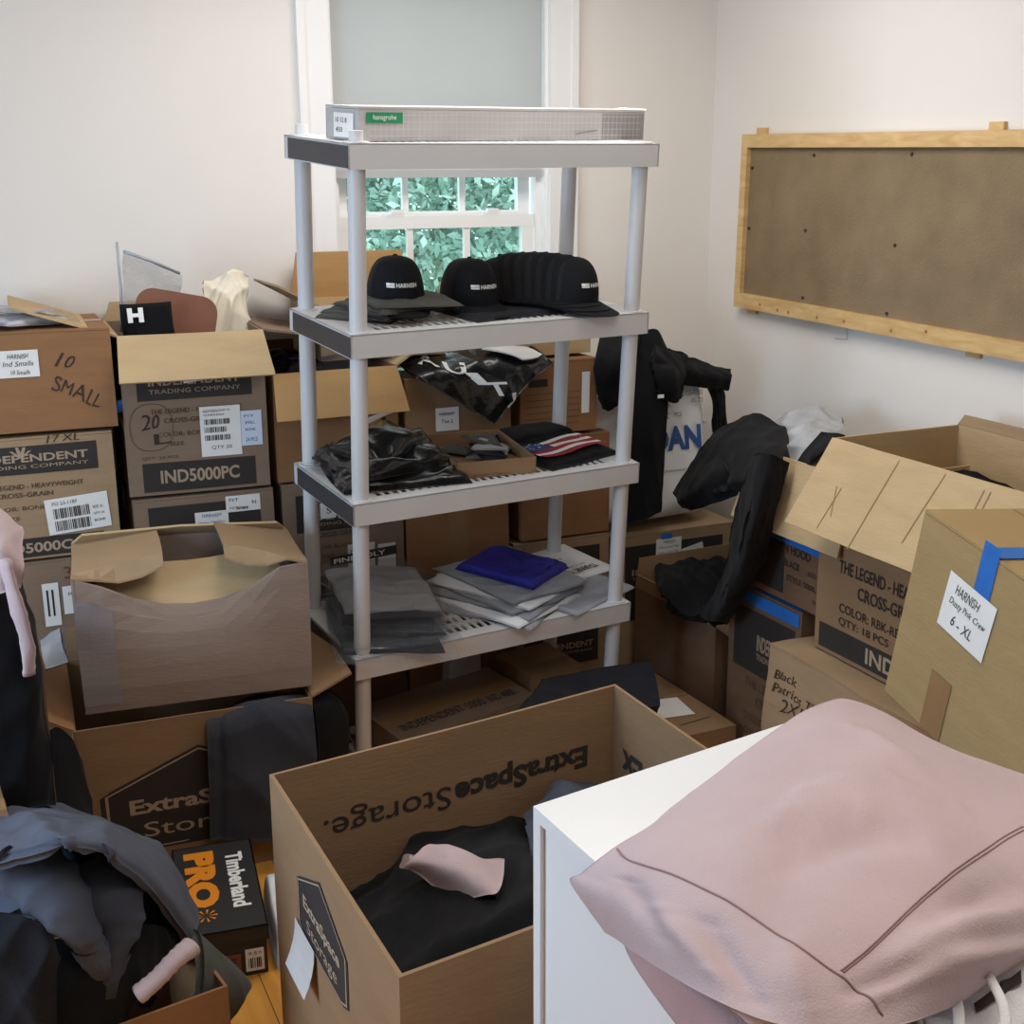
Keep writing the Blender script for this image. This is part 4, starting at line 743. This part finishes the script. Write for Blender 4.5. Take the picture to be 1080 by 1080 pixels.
c = Cloth([[P(x, y, X=X) for x, y, X in row] for row in [[(808, 448, 2.42), (826, 462, 2.30), (832, 490, 2.22), (840, 500, 2.20)], [(832, 432, 2.44), (842, 455, 2.30), (852, 478, 2.22), (850, 500, 2.18)], [(862, 430, 2.46), (866, 452, 2.34), (868, 480, 2.24), (866, 510, 2.18)], [(888, 440, 2.48), (890, 458, 2.40), (890, 474, 2.32), (884, 500, 2.24)]]], (50, 50), .014, 174, 26, up=(-1, -.5, .5)); addp(c.build('body', GREYF, None, .015), gs)
c2 = Cloth([[P(x, y, X=X) for x, y, X in row] for row in [[(838, 490, 2.19), (850, 472, 2.20), (866, 455, 2.26)], [(850, 492, 2.17), (864, 478, 2.18), (888, 458, 2.30)], [(862, 480, 2.18), (878, 472, 2.24), (893, 462, 2.33)]]], (20, 20), .004, 175, up=(-1, -.5, .5)); addp(c2.build('black_print', BLACKF, None, .008), gs)
# ------------------------------------------------------------------ open box and flat carton in the middle
B = Box('cardboard_box', 'open brown box of black clothes on the floor right of the shelf', 'box', TR((2.345, 3.44, 0), 4), (.44, .46, .385), DARKC, 'open', seed=181, flaps=[('right', 20, .08, .02, DARKC), ('front', 110, .08, .02, DARKC), ('back', 5, .1, .02, KRAFT), ('left', 4, .05, .02, KRAFT)])
c = Cloth([[P(x, y, Y=Yv) for x, y, Yv in row] for row in [[(690, 600, 3.62), (694, 622, 3.40), (712, 640, 3.3)], [(715, 590, 3.62), (722, 610, 3.38), (735, 648, 3.24)], [(742, 588, 3.60), (748, 615, 3.34), (752, 654, 3.22)], [(770, 590, 3.56), (772, 620, 3.34), (768, 650, 3.22)]]], (40, 40), .02, 182, 20); tag(c.build('black_garment', BLACKF, None, .03), 'heap of black clothing filling the open brown box', 'garment')
B = Box('flat_carton', 'low brown carton with a blank white label right of the shelf', 'box', TR((1.99, 3.29, 0), 1), (.24, .54, .115), KRAFT, 'closed', seed=183, tape=False, bulge=.003)
B.label('top', .06, .13, .12, .14, name='white_label', ang=-8); B.panel('top', .0, .30, .24, .303, MATS['crease_brown'], 'flap_edge', .002); B.panel('top', .08, .07, .2, .073, INK, 'slit', .002, slant=.12)
c = Cloth(np.array([[P(x, y, Y=Yv) for x, y, Yv in row] for row in [[(572, 716, 3.16), (562, 730, 3.08), (545, 750, 2.96)], [(610, 709, 3.16), (608, 728, 3.08), (602, 752, 2.96)], [(650, 702, 3.16), (654, 722, 3.08), (655, 748, 2.96)], [(686, 697, 3.16), (692, 715, 3.08), (696, 745, 2.96)]]]), (36, 30), .005, 184, 18); tag(c.build('black_garment', POLYB if 0 else NAVYB, None, .05), 'flat black folded garment in front of the shelf foot', 'garment')
B = Box('flat_carton', 'low brown carton in front of the bottom shelf', 'box', TR((1.52, 2.86, 0), 5), (.5, .28, .14), KRAFT, 'closed', seed=185)

# ------------------------------------------------------------------ left middle: crushed box on a storage box
def dent(p):
    p = p.copy(); w_, d, h = .565, .34, .345
    u = p[:, 0] / w_ + .5; fr = np.clip(1 - (p[:, 1] + d / 2) / .05, 0, 1); v = np.clip(p[:, 2] / h, 0, 1.2)
    bump = np.clip(np.sin(np.clip((u - .06) / .84, 0, 1) * math.pi), 0, 1) ** .8
    p[:, 2] -= fr * v ** 2 * bump * .115; p[:, 1] += fr * v ** 3 * bump * .03
    p[:, 2] -= np.clip(u - .5, 0, 1) * .03 * v; p[:, 1] += np.clip(v - .2, 0, 1) * .03
    p[:, 0] += (u - .5) * .01 * v; return p
B = Box('crushed_box', 'crushed pale brown box with a caved-in front, topmost at left', 'box', TR((.52, 3.255, .475), -5.5), (.565, .34, .35), GREYW, 'open', seed=191, warp=dent, bulge=.006)
B.flap('left', -84, .22, .04, PALE); B.flap('right', -80, .20, .04, PALE); B.flap('back', -50, .05, .03, LIGHT)
m = MB(); G = np.array([[(-.235 + .47 * a, -.10 + .13 * b_, .226 + .09 * b_ + .03 * (2 * a - 1) ** 2) for b_ in np.linspace(0, 1, 5)] for a in np.linspace(0, 1, 9)]); m.shell(G + [0, 0, .004], G); m.build('flap', [LIGHT], B.root)
B.panel('front', .0, .02, .09, .29, card('grey_print_and_shade', (138, 130, 130)), 'painted_shade', .0014)  # bluish light and shading at the left end, put in as a grey panel
B.text('back', [('3', .2, .3, .03, .03)], MARK, 'handwriting')
B = Box('storage_box', 'open brown storage box below the crushed box, with a dark badge', 'box', TR((.495, 3.31, 0), -3), (.60, .52, .455), KRAFT, 'open', seed=192, bulge=.005, flaps=[('left', 62, .16, .02, ORANGE), ('back', 6, .09, .02, KRAFT), ('right', 70, .12, .02, KRAFT)])
def badge(B, side, u0, v0, w_, h, t1, t2):
    o_ = [(u0, v0 + .06 * h), (u0 + .10 * w_, v0), (u0 + .9 * w_, v0), (u0 + w_, v0 + .06 * h), (u0 + w_, v0 + .62 * h), (u0 + .5 * w_, v0 + h), (u0, v0 + .62 * h)]
    cx, cy = u0 + w_ / 2, v0 + .45 * h; sc_ = lambda k: [(cx + (a - cx) * k, cy + (b_ - cy) * k) for a, b_ in o_]
    B.panel(side, 0, 0, 0, 0, INK, 'badge', .0012, poly=o_)
    mb = MB(); A, C_ = sc_(.95), sc_(.92); n = len(A)
    for i in range(n): mb.add(B.map(side, [A[i], A[(i + 1) % n], C_[(i + 1) % n], C_[i]], .0022), [(0, 1, 2, 3)])
    V, F = placed(t1, u0 + .14 * w_, v0 + .34 * h, .72 * w_, .2 * h, .03); mb.add(B.map(side, V, .0024), F); V, F = placed(t2, u0 + .2 * w_, v0 + .09 * h, .6 * w_, .2 * h, -.0); mb.add(B.map(side, V, .0024), F)
    mb.build('badge_lettering', [PRINT], B.root)
badge(B, 'front', .048, .10, .50, .27, 'ExtraSpace', 'Storage')
tr = empty('grey_trousers', TR((.64, 3.04, .45)), 'charcoal trousers hanging over the edge of the storage box', 'trousers'); bpy.context.view_layer.update()
c = Cloth(CG([[(220, 752, 3.16), (218, 762, 3.025), (220, 820, 3.0), (222, 885, 3.0)], [(255, 738, 3.16), (256, 752, 3.02), (262, 815, 2.99), (258, 888, 2.985)], [(290, 730, 3.16), (294, 742, 3.02), (300, 800, 2.985), (290, 888, 2.98)], [(322, 728, 3.16), (330, 745, 3.02), (333, 800, 3.0), (322, 885, 3.0)]]), (54, 60), .009, 193, 16, folds=[(.12, .2, .1, 1, .03, -.012)], up=(0, -1, .2)); addp(c.build('leg', NAVYB if 0 else fabric('dark_grey', (58, 60, 68)), None, .008), tr)
c = Cloth(CG([[(318, 728, 3.14), (332, 742, 3.03), (336, 830, 3.02), (330, 890, 3.02)], [(342, 726, 3.14), (352, 745, 3.04), (352, 830, 3.03), (345, 890, 3.03)], [(362, 735, 3.12), (368, 760, 3.06), (366, 830, 3.06), (360, 880, 3.06)]]), (24, 40), .008, 194, 16, up=(0, -1, .2)); tag(c.build('black_garment', BLACKF, None, .02), 'black garment hanging beside the charcoal trousers', 'garment')
# shoe box
B = Box('shoe_box', 'black shoe box with orange and white lettering on the floor', 'box', TR((.455, 2.765, 0), -7), (.185, .395, .095), SHOEB, 'open', seed=195, bulge=.001, t=.003)
m = MB(); 
def lid():
    w_, d, z = .196, .406, .128; m = MB(); m.box((-w_ / 2, -d / 2, z - .004), (w_ / 2, d / 2, z)); 
    for lo, hi in (((-w_ / 2, -d / 2, z - .038), (w_ / 2, -d / 2 + .003, z)), ((-w_ / 2, d / 2 - .003, z - .038), (w_ / 2, d / 2, z)), ((-w_ / 2, -d / 2, z - .038), (-w_ / 2 + .003, d / 2, z)), ((w_ / 2 - .003, -d / 2, z - .038), (w_ / 2, d / 2, z))): m.box(lo, hi)
    L = m.build('lid', [SHOEB], B.root)
    def top(V): return np.c_[V, 0 * V[:, 0] + z + .001]
    mb = MB(); V, F = placed('Timberland', -.078, -.005, .255, .042, .04, 0, -90); mb.add(top(V - [0, 0]), F); mb.build('white_lettering', [WHITEI], L)
    mb = MB(); V, F = placed('PRO', -.165, .0, .26, .075, .07, 0, -90); mb.add(top(V), F)
    for k in range(9): a = k * .7; mb.add(top(np.array([(-.035 + .006 * math.cos(a), -.13 + .006 * math.sin(a)), (-.035 + .026 * math.cos(a - .12), -.13 + .026 * math.sin(a - .12)), (-.035 + .026 * math.cos(a + .12), -.13 + .026 * math.sin(a + .12))])) + [0, 0, .001], [(0, 1, 2)])
    mb.build('orange_lettering', [ORNG], L)
lid()
B.label('front', .135, .012, .042, .058, [('9.5', .006, .042, .02, .008), ('W', .03, .042, .006, .008)], [(.006, .008, .03, .026)], name='size_label'); B.panel('front', .05, .02, .125, .062, mat('red_card', (120, 62, 56)), 'red_label', .002); B.text('front', [('TOE', .06, .03, .055, .022, dict(bold=.03))], INK, off=.003)
# papers beside the shoe box
tag(pillow('poly_mailer', .05, .3, .11, POLYW, None, TR((.59, 2.70, 0), -5), seed=197, amp=.004), 'white packet squeezed between the shoe box and the large open box', 'packet')

# ------------------------------------------------------------------ foreground storage box
N0 = np.array([.469, 1.431]); L0 = np.array([.454, 2.102]); yaw = 8.0; e1 = np.array([math.cos(math.radians(yaw)), math.sin(math.radians(yaw))]); wB, dB, hB = .785, .668, .72
orig = N0 + e1 * wB / 2; yl = np.array([-e1[1], e1[0]])
B = Box('storage_box', 'large open brown storage box in the foreground, upside-down lettering inside', 'box', TR(tuple(orig + yl * dB / 2) + (0,), yaw), (wB, dB, hB), KRAFT, 'open', seed=201, bulge=.004, shear=.118, t=.007)
mb = MB(); V, F = placed('ExtraSpace', .385, .552, .325, .064, .035, 0, 180); mb.add(B.map('inback', V, .002), F); mb.build('inner_lettering', [INK], B.root); mb = MB(); V, F = placed('Storage.', .10, .552, .275, .064, .0, 0, 180); mb.add(B.map('inback', V, .002), F); mb.build('inner_lettering', [INK], B.root); mb = MB(); V, F = placed('Ex', .05, .53, .08, .064, .035, 0, 180); mb.add(B.map('inright', V, .002), F); mb.build('inner_lettering', [INK], B.root)
badge(B, 'left', .165, .505, .275, .16, 'ExtraSpace', 'Storage')
mb = MB(); mb.grid(B.map('left', [[(.15 + .115 * a, .43 + .085 * b_) for b_ in np.linspace(0, 1, 5)] for a in np.linspace(0, 1, 5)], .004) - np.array([[[.022 * (1 - b_) ** 2, 0, 0] for b_ in np.linspace(0, 1, 5)] for a in range(5)])); mb.build('peeling_label', [mat('grey_paper', (196, 190, 186))], B.root)
B.text('left', [('HARNISH size run', .12, .18, .22, .02, dict(wob=.003, shear=.2)), ('mixed crew', .14, .13, .18, .02, dict(wob=.003, shear=.2))], INKT, 'handwriting')
def inb(x, y, z): p = orig + yl * dB / 2 + e1 * (x + (y + dB / 2) * .118) + yl * y; return np.array([p[0], p[1], z])
c = Cloth([[inb(x, y, .475 + .04 * math.sin(9 * x + 1) + .05 * math.cos(7 * y) + (.04 if i < 3 else 0)) for j, y in enumerate(np.linspace(-.325, .325, 6))] for i, x in enumerate(np.linspace(-.38, .38, 6))], (60, 60), .022, 203, 14, up=(0, 0, 1)); tag(c.build('black_garment', BLACKF, None, .02), 'heap of black clothing inside the large foreground box', 'garment')
c = Cloth([[inb(x, y, .50 + z) for x, y, z in row] for row in [[(.02, .0, .02), (.16, .05, .03), (.33, .06, .01)], [(.06, .12, .05), (.2, .16, .07), (.34, .14, .03)], [(.12, .26, .03), (.24, .28, .06), (.34, .26, .03)]]], (36, 36), .014, 204, 20, up=(0, 0, 1)); tag(c.build('charcoal_garment', SLATED, None, .02), 'charcoal garment at the right inside the large foreground box', 'garment')
c = Cloth(CG([[(421, 915, .57), (440, 922, .56), (478, 952, .54)], [(435, 902, .59), (470, 915, .60), (508, 945, .57)], [(452, 890, .59), (490, 898, .61), (527, 938, .58)], [(470, 893, .58), (505, 905, .59), (531, 908, .57)]], axis='Z'), (30, 30), .006, 205, 18, up=(0, 0, 1)); tag(c.build('pink_garment', PINK, None, .03), 'pale pink cuff poking out of the black clothes in the foreground box', 'garment')

# ------------------------------------------------------------------ white cabinet, pink sweatshirt, white hoodie
ce1 = np.array([math.cos(math.radians(9.4)), math.sin(math.radians(9.4))]); ce2 = np.array([.056, -.998]); cA = np.array([.619, 1.319])
cb = empty('white_cabinet', TR((cA[0], cA[1], 0)), 'white cabinet in the right foreground under the pink sweatshirt', 'cabinet')
def CX(V): V = np.asarray(V, float); p = V[:, :1] * ce1 + V[:, 1:2] * ce2; return np.c_[p, V[:, 2]]
def cbox(name, *bs):
    mb = MB()
    for lo, hi in bs: mb.box(lo, hi, 0, CX)
    return mb.build(name, [CABM], cb)
cw_, cd_, ch_ = .58, .80, 1.0
cbox('top', ((0, 0, ch_ - .018), (cw_, cd_, ch_))); cbox('side_panel', ((0, 0, .0), (cw_, .018, ch_ - .018))); cbox('side_panel', ((0, cd_ - .018, 0), (cw_, cd_, ch_ - .018)))
cbox('back_panel', ((.007, .018, .05), (.013, cd_ - .018, ch_ - .018))); cbox('plinth', ((.03, .018, 0), (cw_ - .03, cd_ - .018, .05)))
for k in range(4): z0 = .06 + k * .23; o = cbox('drawer', ((cw_ - .018, .02, z0), (cw_, cd_ - .02, z0 + .222)))
ps = empty('pink_sweatshirt', TR((.85, 1.1, 1.0)), 'folded dusty pink sweatshirt lying on the white cabinet', 'sweatshirt'); bpy.context.view_layer.update()
# rows run from the far edge to the near edge, columns from the left tip to the right
PG = [[(692, 866, 1.03), (722, 841, 1.045), (768, 805, 1.055), (822, 765, 1.06), (872, 739, 1.05), (908, 742, 1.045), (1000, 788, 1.045), (1100, 822, 1.045)],
      [(668, 880, 1.04), (716, 864, 1.09), (775, 830, 1.11), (838, 790, 1.11), (885, 770, 1.10), (940, 785, 1.10), (1020, 820, 1.09), (1110, 860, 1.08)],
      [(650, 891, 1.03), (702, 892, 1.10), (780, 870, 1.13), (845, 838, 1.13), (905, 825, 1.13), (970, 840, 1.12), (1040, 870, 1.10), (1120, 900, 1.09)],
      [(630, 906, 1.01), (690, 915, 1.10), (765, 915, 1.14), (840, 900, 1.14), (910, 890, 1.14), (980, 900, 1.13), (1050, 925, 1.11), (1130, 955, 1.08)],
      [(613, 920, .98), (670, 938, 1.08), (745, 955, 1.13), (825, 965, 1.14), (900, 960, 1.14), (970, 962, 1.13), (1045, 975, 1.11), (1120, 990, 1.07)],
      [(601, 932, .95), (655, 962, 1.05), (730, 995, 1.11), (810, 1018, 1.13), (885, 1025, 1.13), (955, 1022, 1.12), (1020, 1022, 1.10), (1080, 1015, 1.06)],
      [(637, 984, .94), (668, 1004, 1.02), (735, 1045, 1.09), (815, 1078, 1.11), (885, 1085, 1.11), (945, 1082, 1.10), (1000, 1060, 1.07), (1050, 1035, 1.04)]]
PG = np.array([[P(x, y, Z=z) for x, y, z in row] for row in PG])
c0 = Cloth(PG, (70, 70), 0, 1, up=(0, 0, 1))
def fold(x0, y0, x1, y1, wd, a): (p, q) = near_uv(c0, [(x0, y0), (x1, y1)]); return (*p, *q, wd, a)
c = Cloth(PG, (130, 140), .003, 211, 9, folds=[fold(790, 880, 905, 850, .05, .012), fold(840, 905, 960, 880, .045, -.010), fold(850, 835, 1010, 850, .03, .008), fold(1060, 960, 955, 1010, .05, .018), fold(1075, 930, 985, 975, .04, -.014), fold(1070, 1000, 930, 1050, .035, .014), fold(700, 960, 745, 1020, .04, .010), fold(745, 975, 790, 1050, .035, -.010), fold(665, 930, 700, 990, .03, -.008), fold(830, 1000, 850, 1065, .04, .006), fold(900, 770, 960, 800, .03, .006), fold(900, 1045, 985, 1020, .03, -.010)], up=(0, 0, 1)); addp(c.build('body', PINK, None, .02), ps)
def sm(pts):
    uv = near_uv(c, pts)
    for d in (0, .005): addp(tube('seam', c.at(cr([(a + d, b_ + d) for a, b_ in uv], 90), .0004), [.0009], PINKD, None, 6), ps)
sm([(651, 895), (663, 907), (704, 921), (752, 943), (800, 972), (834, 994), (873, 1022), (897, 1042), (930, 1070)]); sm([(1078, 873), (1017, 912), (969, 950), (921, 994), (887, 1024)])
c3 = Cloth(CG([[(655, 985, 1.0), (668, 1015, .99), (700, 1062, .985), (730, 1100, .98)], [(690, 985, 1.03), (715, 1030, 1.03), (760, 1075, 1.03), (800, 1120, 1.03)], [(740, 1000, 1.04), (780, 1040, 1.045), (830, 1090, 1.045), (870, 1130, 1.04)]], axis='Z'), (30, 40), .004, 212, 12, up=(0, 0, 1)); addp(c3.build('hem', fabric('pink_rib', (178, 146, 146), .05), None, .012), ps)
wh = empty('white_hoodie', TR((1.0, .85, 1.0)), 'white hoodie with flat drawstrings under the pink sweatshirt', 'hoodie'); bpy.context.view_layer.update()
c4 = Cloth(CG([[(960, 1050, 1.03), (1020, 1010, 1.04), (1090, 955, 1.04), (1130, 920, 1.04)], [(975, 1075, 1.035), (1030, 1040, 1.055), (1095, 1000, 1.055), (1140, 960, 1.05)], [(985, 1110, 1.02), (1040, 1075, 1.045), (1100, 1035, 1.05), (1150, 1000, 1.05)], [(1000, 1150, 1.0), (1060, 1120, 1.02), (1120, 1080, 1.03), (1170, 1040, 1.03)]], axis='Z'), (50, 50), .010, 213, 26, up=(0, 0, 1)); addp(c4.build('body', WHITEF, None, .02), wh)
addp(tube('drawstring', [P(1036, 1015, Z=1.075), P(1046, 1035, Z=1.078), P(1056, 1055, Z=1.078), P(1060, 1075, Z=1.075), P(1058, 1090, Z=1.07)], [.005], WHITEF, None, 10, 0, 1, .6, ns=30), wh)
addp(tube('drawstring', [P(1003, 1040, Z=1.06), P(1010, 1060, Z=1.065), P(1012, 1085, Z=1.06)], [.005], WHITEF, None, 10, 0, 1, .6, ns=20), wh)
m = MB(); m.grid(c4.at(np.array([(.45 + .12 * a, .30 + .25 * b_) for a in np.linspace(0, 1, 6) for b_ in np.linspace(0, 1, 6)]), .003).reshape(6, 6, 3)); addp(m.build('black_print', [INK]), wh)

# ------------------------------------------------------------------ left foreground: clothes pile over a box, hanging clothes
B = Box('cardboard_box', 'open brown box under the grey clothes pile at lower left', 'box', TR((.155, 2.20, 0), 10), (.33, .34, .335), ORANGE, 'open', seed=221)
gp = empty('slate_sweatshirt', TR((.1, 2.3, .4)), 'slate blue sweatshirt heaped on the box at lower left', 'sweatshirt'); bpy.context.view_layer.update()
c = Cloth(CG([[(-60, 870, 2.75), (0, 852, 2.72), (60, 850, 2.70), (120, 868, 2.68), (165, 890, 2.62), (190, 925, 2.55)], [(-60, 900, 2.5), (0, 884, 2.48), (62, 872, 2.46), (125, 886, 2.44), (172, 915, 2.42), (204, 965, 2.40)], [(-60, 950, 2.3), (0, 925, 2.26), (60, 905, 2.24), (110, 915, 2.24), (160, 945, 2.26), (200, 1000, 2.3)], [(-60, 1000, 2.15), (0, 965, 2.12), (45, 950, 2.1), (95, 960, 2.1), (140, 990, 2.14), (175, 1020, 2.2)]]), (90, 80), .010, 222, 15, folds=[(.30, .0, .42, .95, .05, .03), (.38, .0, .5, .95, .03, -.02), (.55, .3, .8, .6, .05, .02)], up=(0, -.6, 1)); addp(c.build('body', SLATE, None, .03), gp)
addp(tube('sleeve', [P(20, 905, Y=2.18), P(50, 935, Y=2.10), P(75, 965, Y=2.06), P(90, 990, Y=2.06), P(101, 1006, Y=2.07)], [.06, .06, .048, .036, .030], SLATE, None, 22, .06, 223, .75, ns=44, kw=24), gp)
addp(tube('sleeve', [P(95, 920, Y=2.16), P(118, 950, Y=2.10), P(122, 985, Y=2.08), P(112, 1025, Y=2.08)], [.055, .055, .045, .034], SLATED, None, 22, .06, 224, .7, ns=40, kw=24), gp)
c = Cloth(CG([[(-60, 866, 2.62), (0, 853, 2.60), (60, 851, 2.58), (120, 869, 2.56), (168, 893, 2.52), (200, 935, 2.46)], [(-60, 885, 2.36), (0, 872, 2.32), (60, 866, 2.30), (116, 878, 2.30), (168, 908, 2.32), (210, 965, 2.34)], [(-60, 902, 2.14), (0, 892, 2.10), (55, 882, 2.07), (108, 888, 2.07), (160, 920, 2.12), (208, 985, 2.22)], [(-60, 918, 2.10), (0, 908, 2.06), (52, 895, 2.03), (104, 900, 2.03), (154, 934, 2.08), (203, 1000, 2.19)]]), (60, 80), .010, 229, 14, folds=[(.0, .25, .95, .45, .05, .014), (.0, .55, .95, .62, .05, .012), (.3, .1, .9, .2, .04, -.01)], up=(0, -.6, 1)); addp(c.build('back_panel', SLATE, None, .014), gp)
def cuff(a, b_, r0, m_, parent, seed):
    a = np.array(a); b_ = np.array(b_); d = (b_ - a) / np.linalg.norm(b_ - a); u = np.cross(d, [0, 0, 1.]); u /= np.linalg.norm(u); w_ = np.cross(u, d); mb = MB(); n = 96
    R = [[p + (rr * (1 + .022 * math.cos(16 * t))) * (math.cos(t) * u + .8 * math.sin(t) * w_) for t in np.linspace(0, 2 * math.pi, n + 1)] for p, rr in ((a, r0), (a + (b_ - a) * .5, r0 * .97), (b_, r0), (b_, r0 * .86), (a + (b_ - a) * .3, r0 * .8))]
    mb.grid(np.array(R)); addp(mb.build('cuff', [m_], None, True), parent)
cuff(P(93, 994, Y=2.06), P(106, 1020, Y=2.07), .036, SLATE, gp, 1); cuff(P(118, 1000, Y=2.08), P(110, 1040, Y=2.08), .042, SLATED, gp, 2)
c = Cloth(CG([[(-40, 960, 2.08), (20, 965, 2.05), (55, 985, 2.03), (66, 1010, 2.03)], [(-40, 990, 2.06), (20, 990, 2.03), (50, 1005, 2.01), (62, 1030, 2.02)], [(-40, 1030, 2.05), (10, 1030, 2.03), (40, 1045, 2.01), (60, 1050, 2.02)], [(-40, 1080, 2.05), (10, 1090, 2.03), (40, 1095, 2.02), (60, 1090, 2.02)]]), (40, 40), .012, 225, 18, up=(0, -1, .3)); tag(c.build('charcoal_garment', NAVYB, None, .02), 'charcoal garment bunched under the slate sweatshirt at far lower left', 'garment')
c = Cloth(CG([[(40, 990, 2.10), (90, 990, 2.08), (150, 975, 2.12), (190, 985, 2.2)], [(40, 1040, 2.06), (90, 1035, 2.04), (140, 1020, 2.06), (180, 1015, 2.14)], [(40, 1085, 2.05), (90, 1090, 2.03), (130, 1075, 2.04), (150, 1050, 2.08)]]), (40, 40), .014, 226, 16, up=(0, -1, .3)); tag(c.build('black_garment', BLACKF, None, .03), 'black garment spilling between the slate sweatshirt and the pink cuff', 'garment')
tag(tube('pink_cuff', [P(202, 998, Y=2.06), P(185, 1012, Y=2.04), P(165, 1033, Y=2.03), P(146, 1049, Y=2.03)], [.022, .018, .019, .022], PINK, None, 16, .06, 227, .8, ns=24), 'rolled pink sleeve end on the box at lower left', 'garment')
c = Cloth(CG([[(195, 965, 2.30), (212, 990, 2.16), (214, 1030, 2.10), (205, 1070, 2.08)], [(210, 985, 2.30), (235, 1010, 2.18), (240, 1045, 2.12), (225, 1085, 2.1)], [(215, 1000, 2.32), (262, 1030, 2.22), (258, 1055, 2.16), (238, 1085, 2.14)]]), (30, 34), .008, 228, 14, up=(.2, -1, .2)); tag(c.build('grey_garment', OLIVE, None, .02), 'dark grey garment corner hanging beside the shoe box', 'garment')
# hanging clothes at the left edge over a low box
B = Box('cardboard_box', 'brown box at the left edge under the hanging clothes', 'box', TR((-.10, 2.86, 0), 4), (.40, .36, .80), DARKC, 'open', seed=231)
c = Cloth(CG([[(-70, 590, 2.80), (-70, 640, 2.66), (-60, 740, 2.64), (-50, 860, 2.64)], [(-20, 580, 2.80), (-20, 640, 2.64), (-10, 740, 2.62), (0, 860, 2.62)], [(18, 590, 2.82), (22, 650, 2.66), (30, 740, 2.63), (40, 850, 2.63)], [(30, 620, 2.86), (40, 690, 2.72), (52, 770, 2.68), (62, 850, 2.66)]]), (44, 50), .012, 232, 14, up=(0, -1, .2)); tag(c.build('black_trousers', BLACKF, None, .03), 'black trousers hanging down at the left edge', 'trousers')
c = Cloth(CG([[(-60, 540, 2.76), (-50, 580, 2.62), (-45, 640, 2.60)], [(-5, 535, 2.76), (2, 575, 2.58), (5, 625, 2.58)], [(18, 560, 2.74), (24, 595, 2.60), (22, 620, 2.60)]]), (34, 34), .012, 233, 20, up=(0, -1, .4)); pk = tag(c.build('pink_garment', PINK, None, .03), 'pink sweatshirt folded over the black trousers at the left edge', 'sweatshirt')
addp(tube('drawn_edge', [P(4, 590, Y=2.56), P(18, 640, Y=2.57), P(29, 680, Y=2.59), P(31, 712, Y=2.6)], [.02, .018, .014, .014], PINK, None, 12, .08, 234, .5, ns=24), pk).name = 'sleeve'
B = Box('small_carton', 'small olive labelled carton at the far left edge', 'box', TR((-.09, 2.50, .0), 3), (.20, .2, .56), DARKC, 'closed', seed=235); B.panel('front', .03, .3, .17, .5, INK); B.text('front', [('IND', .08, .45, .06, .03)])
c = Cloth(CG([[(42, 676, 3.34), (44, 690, 3.27), (48, 706, 3.24)], [(64, 664, 3.34), (66, 682, 3.26), (72, 698, 3.24)]]), (16, 16), .01, 236, 20); tag(c.build('white_garment', GREYF, None, .02), 'scrap of white cloth behind the crushed box at left', 'garment')

c = Cloth(CG([[(38, 800, 2.96), (40, 830, 2.92), (42, 890, 2.84)], [(56, 768, 3.0), (62, 806, 2.94), (64, 890, 2.84)], [(74, 776, 3.0), (82, 820, 2.95), (84, 890, 2.85)], [(84, 800, 3.01), (94, 840, 2.97), (104, 895, 2.86)]]), (34, 34), .018, 237, 16, up=(0, -1, .3)); tag(c.build('black_garment', BLACKF, None, .03), 'black garment fallen on the floor left of the storage box with trousers', 'garment')
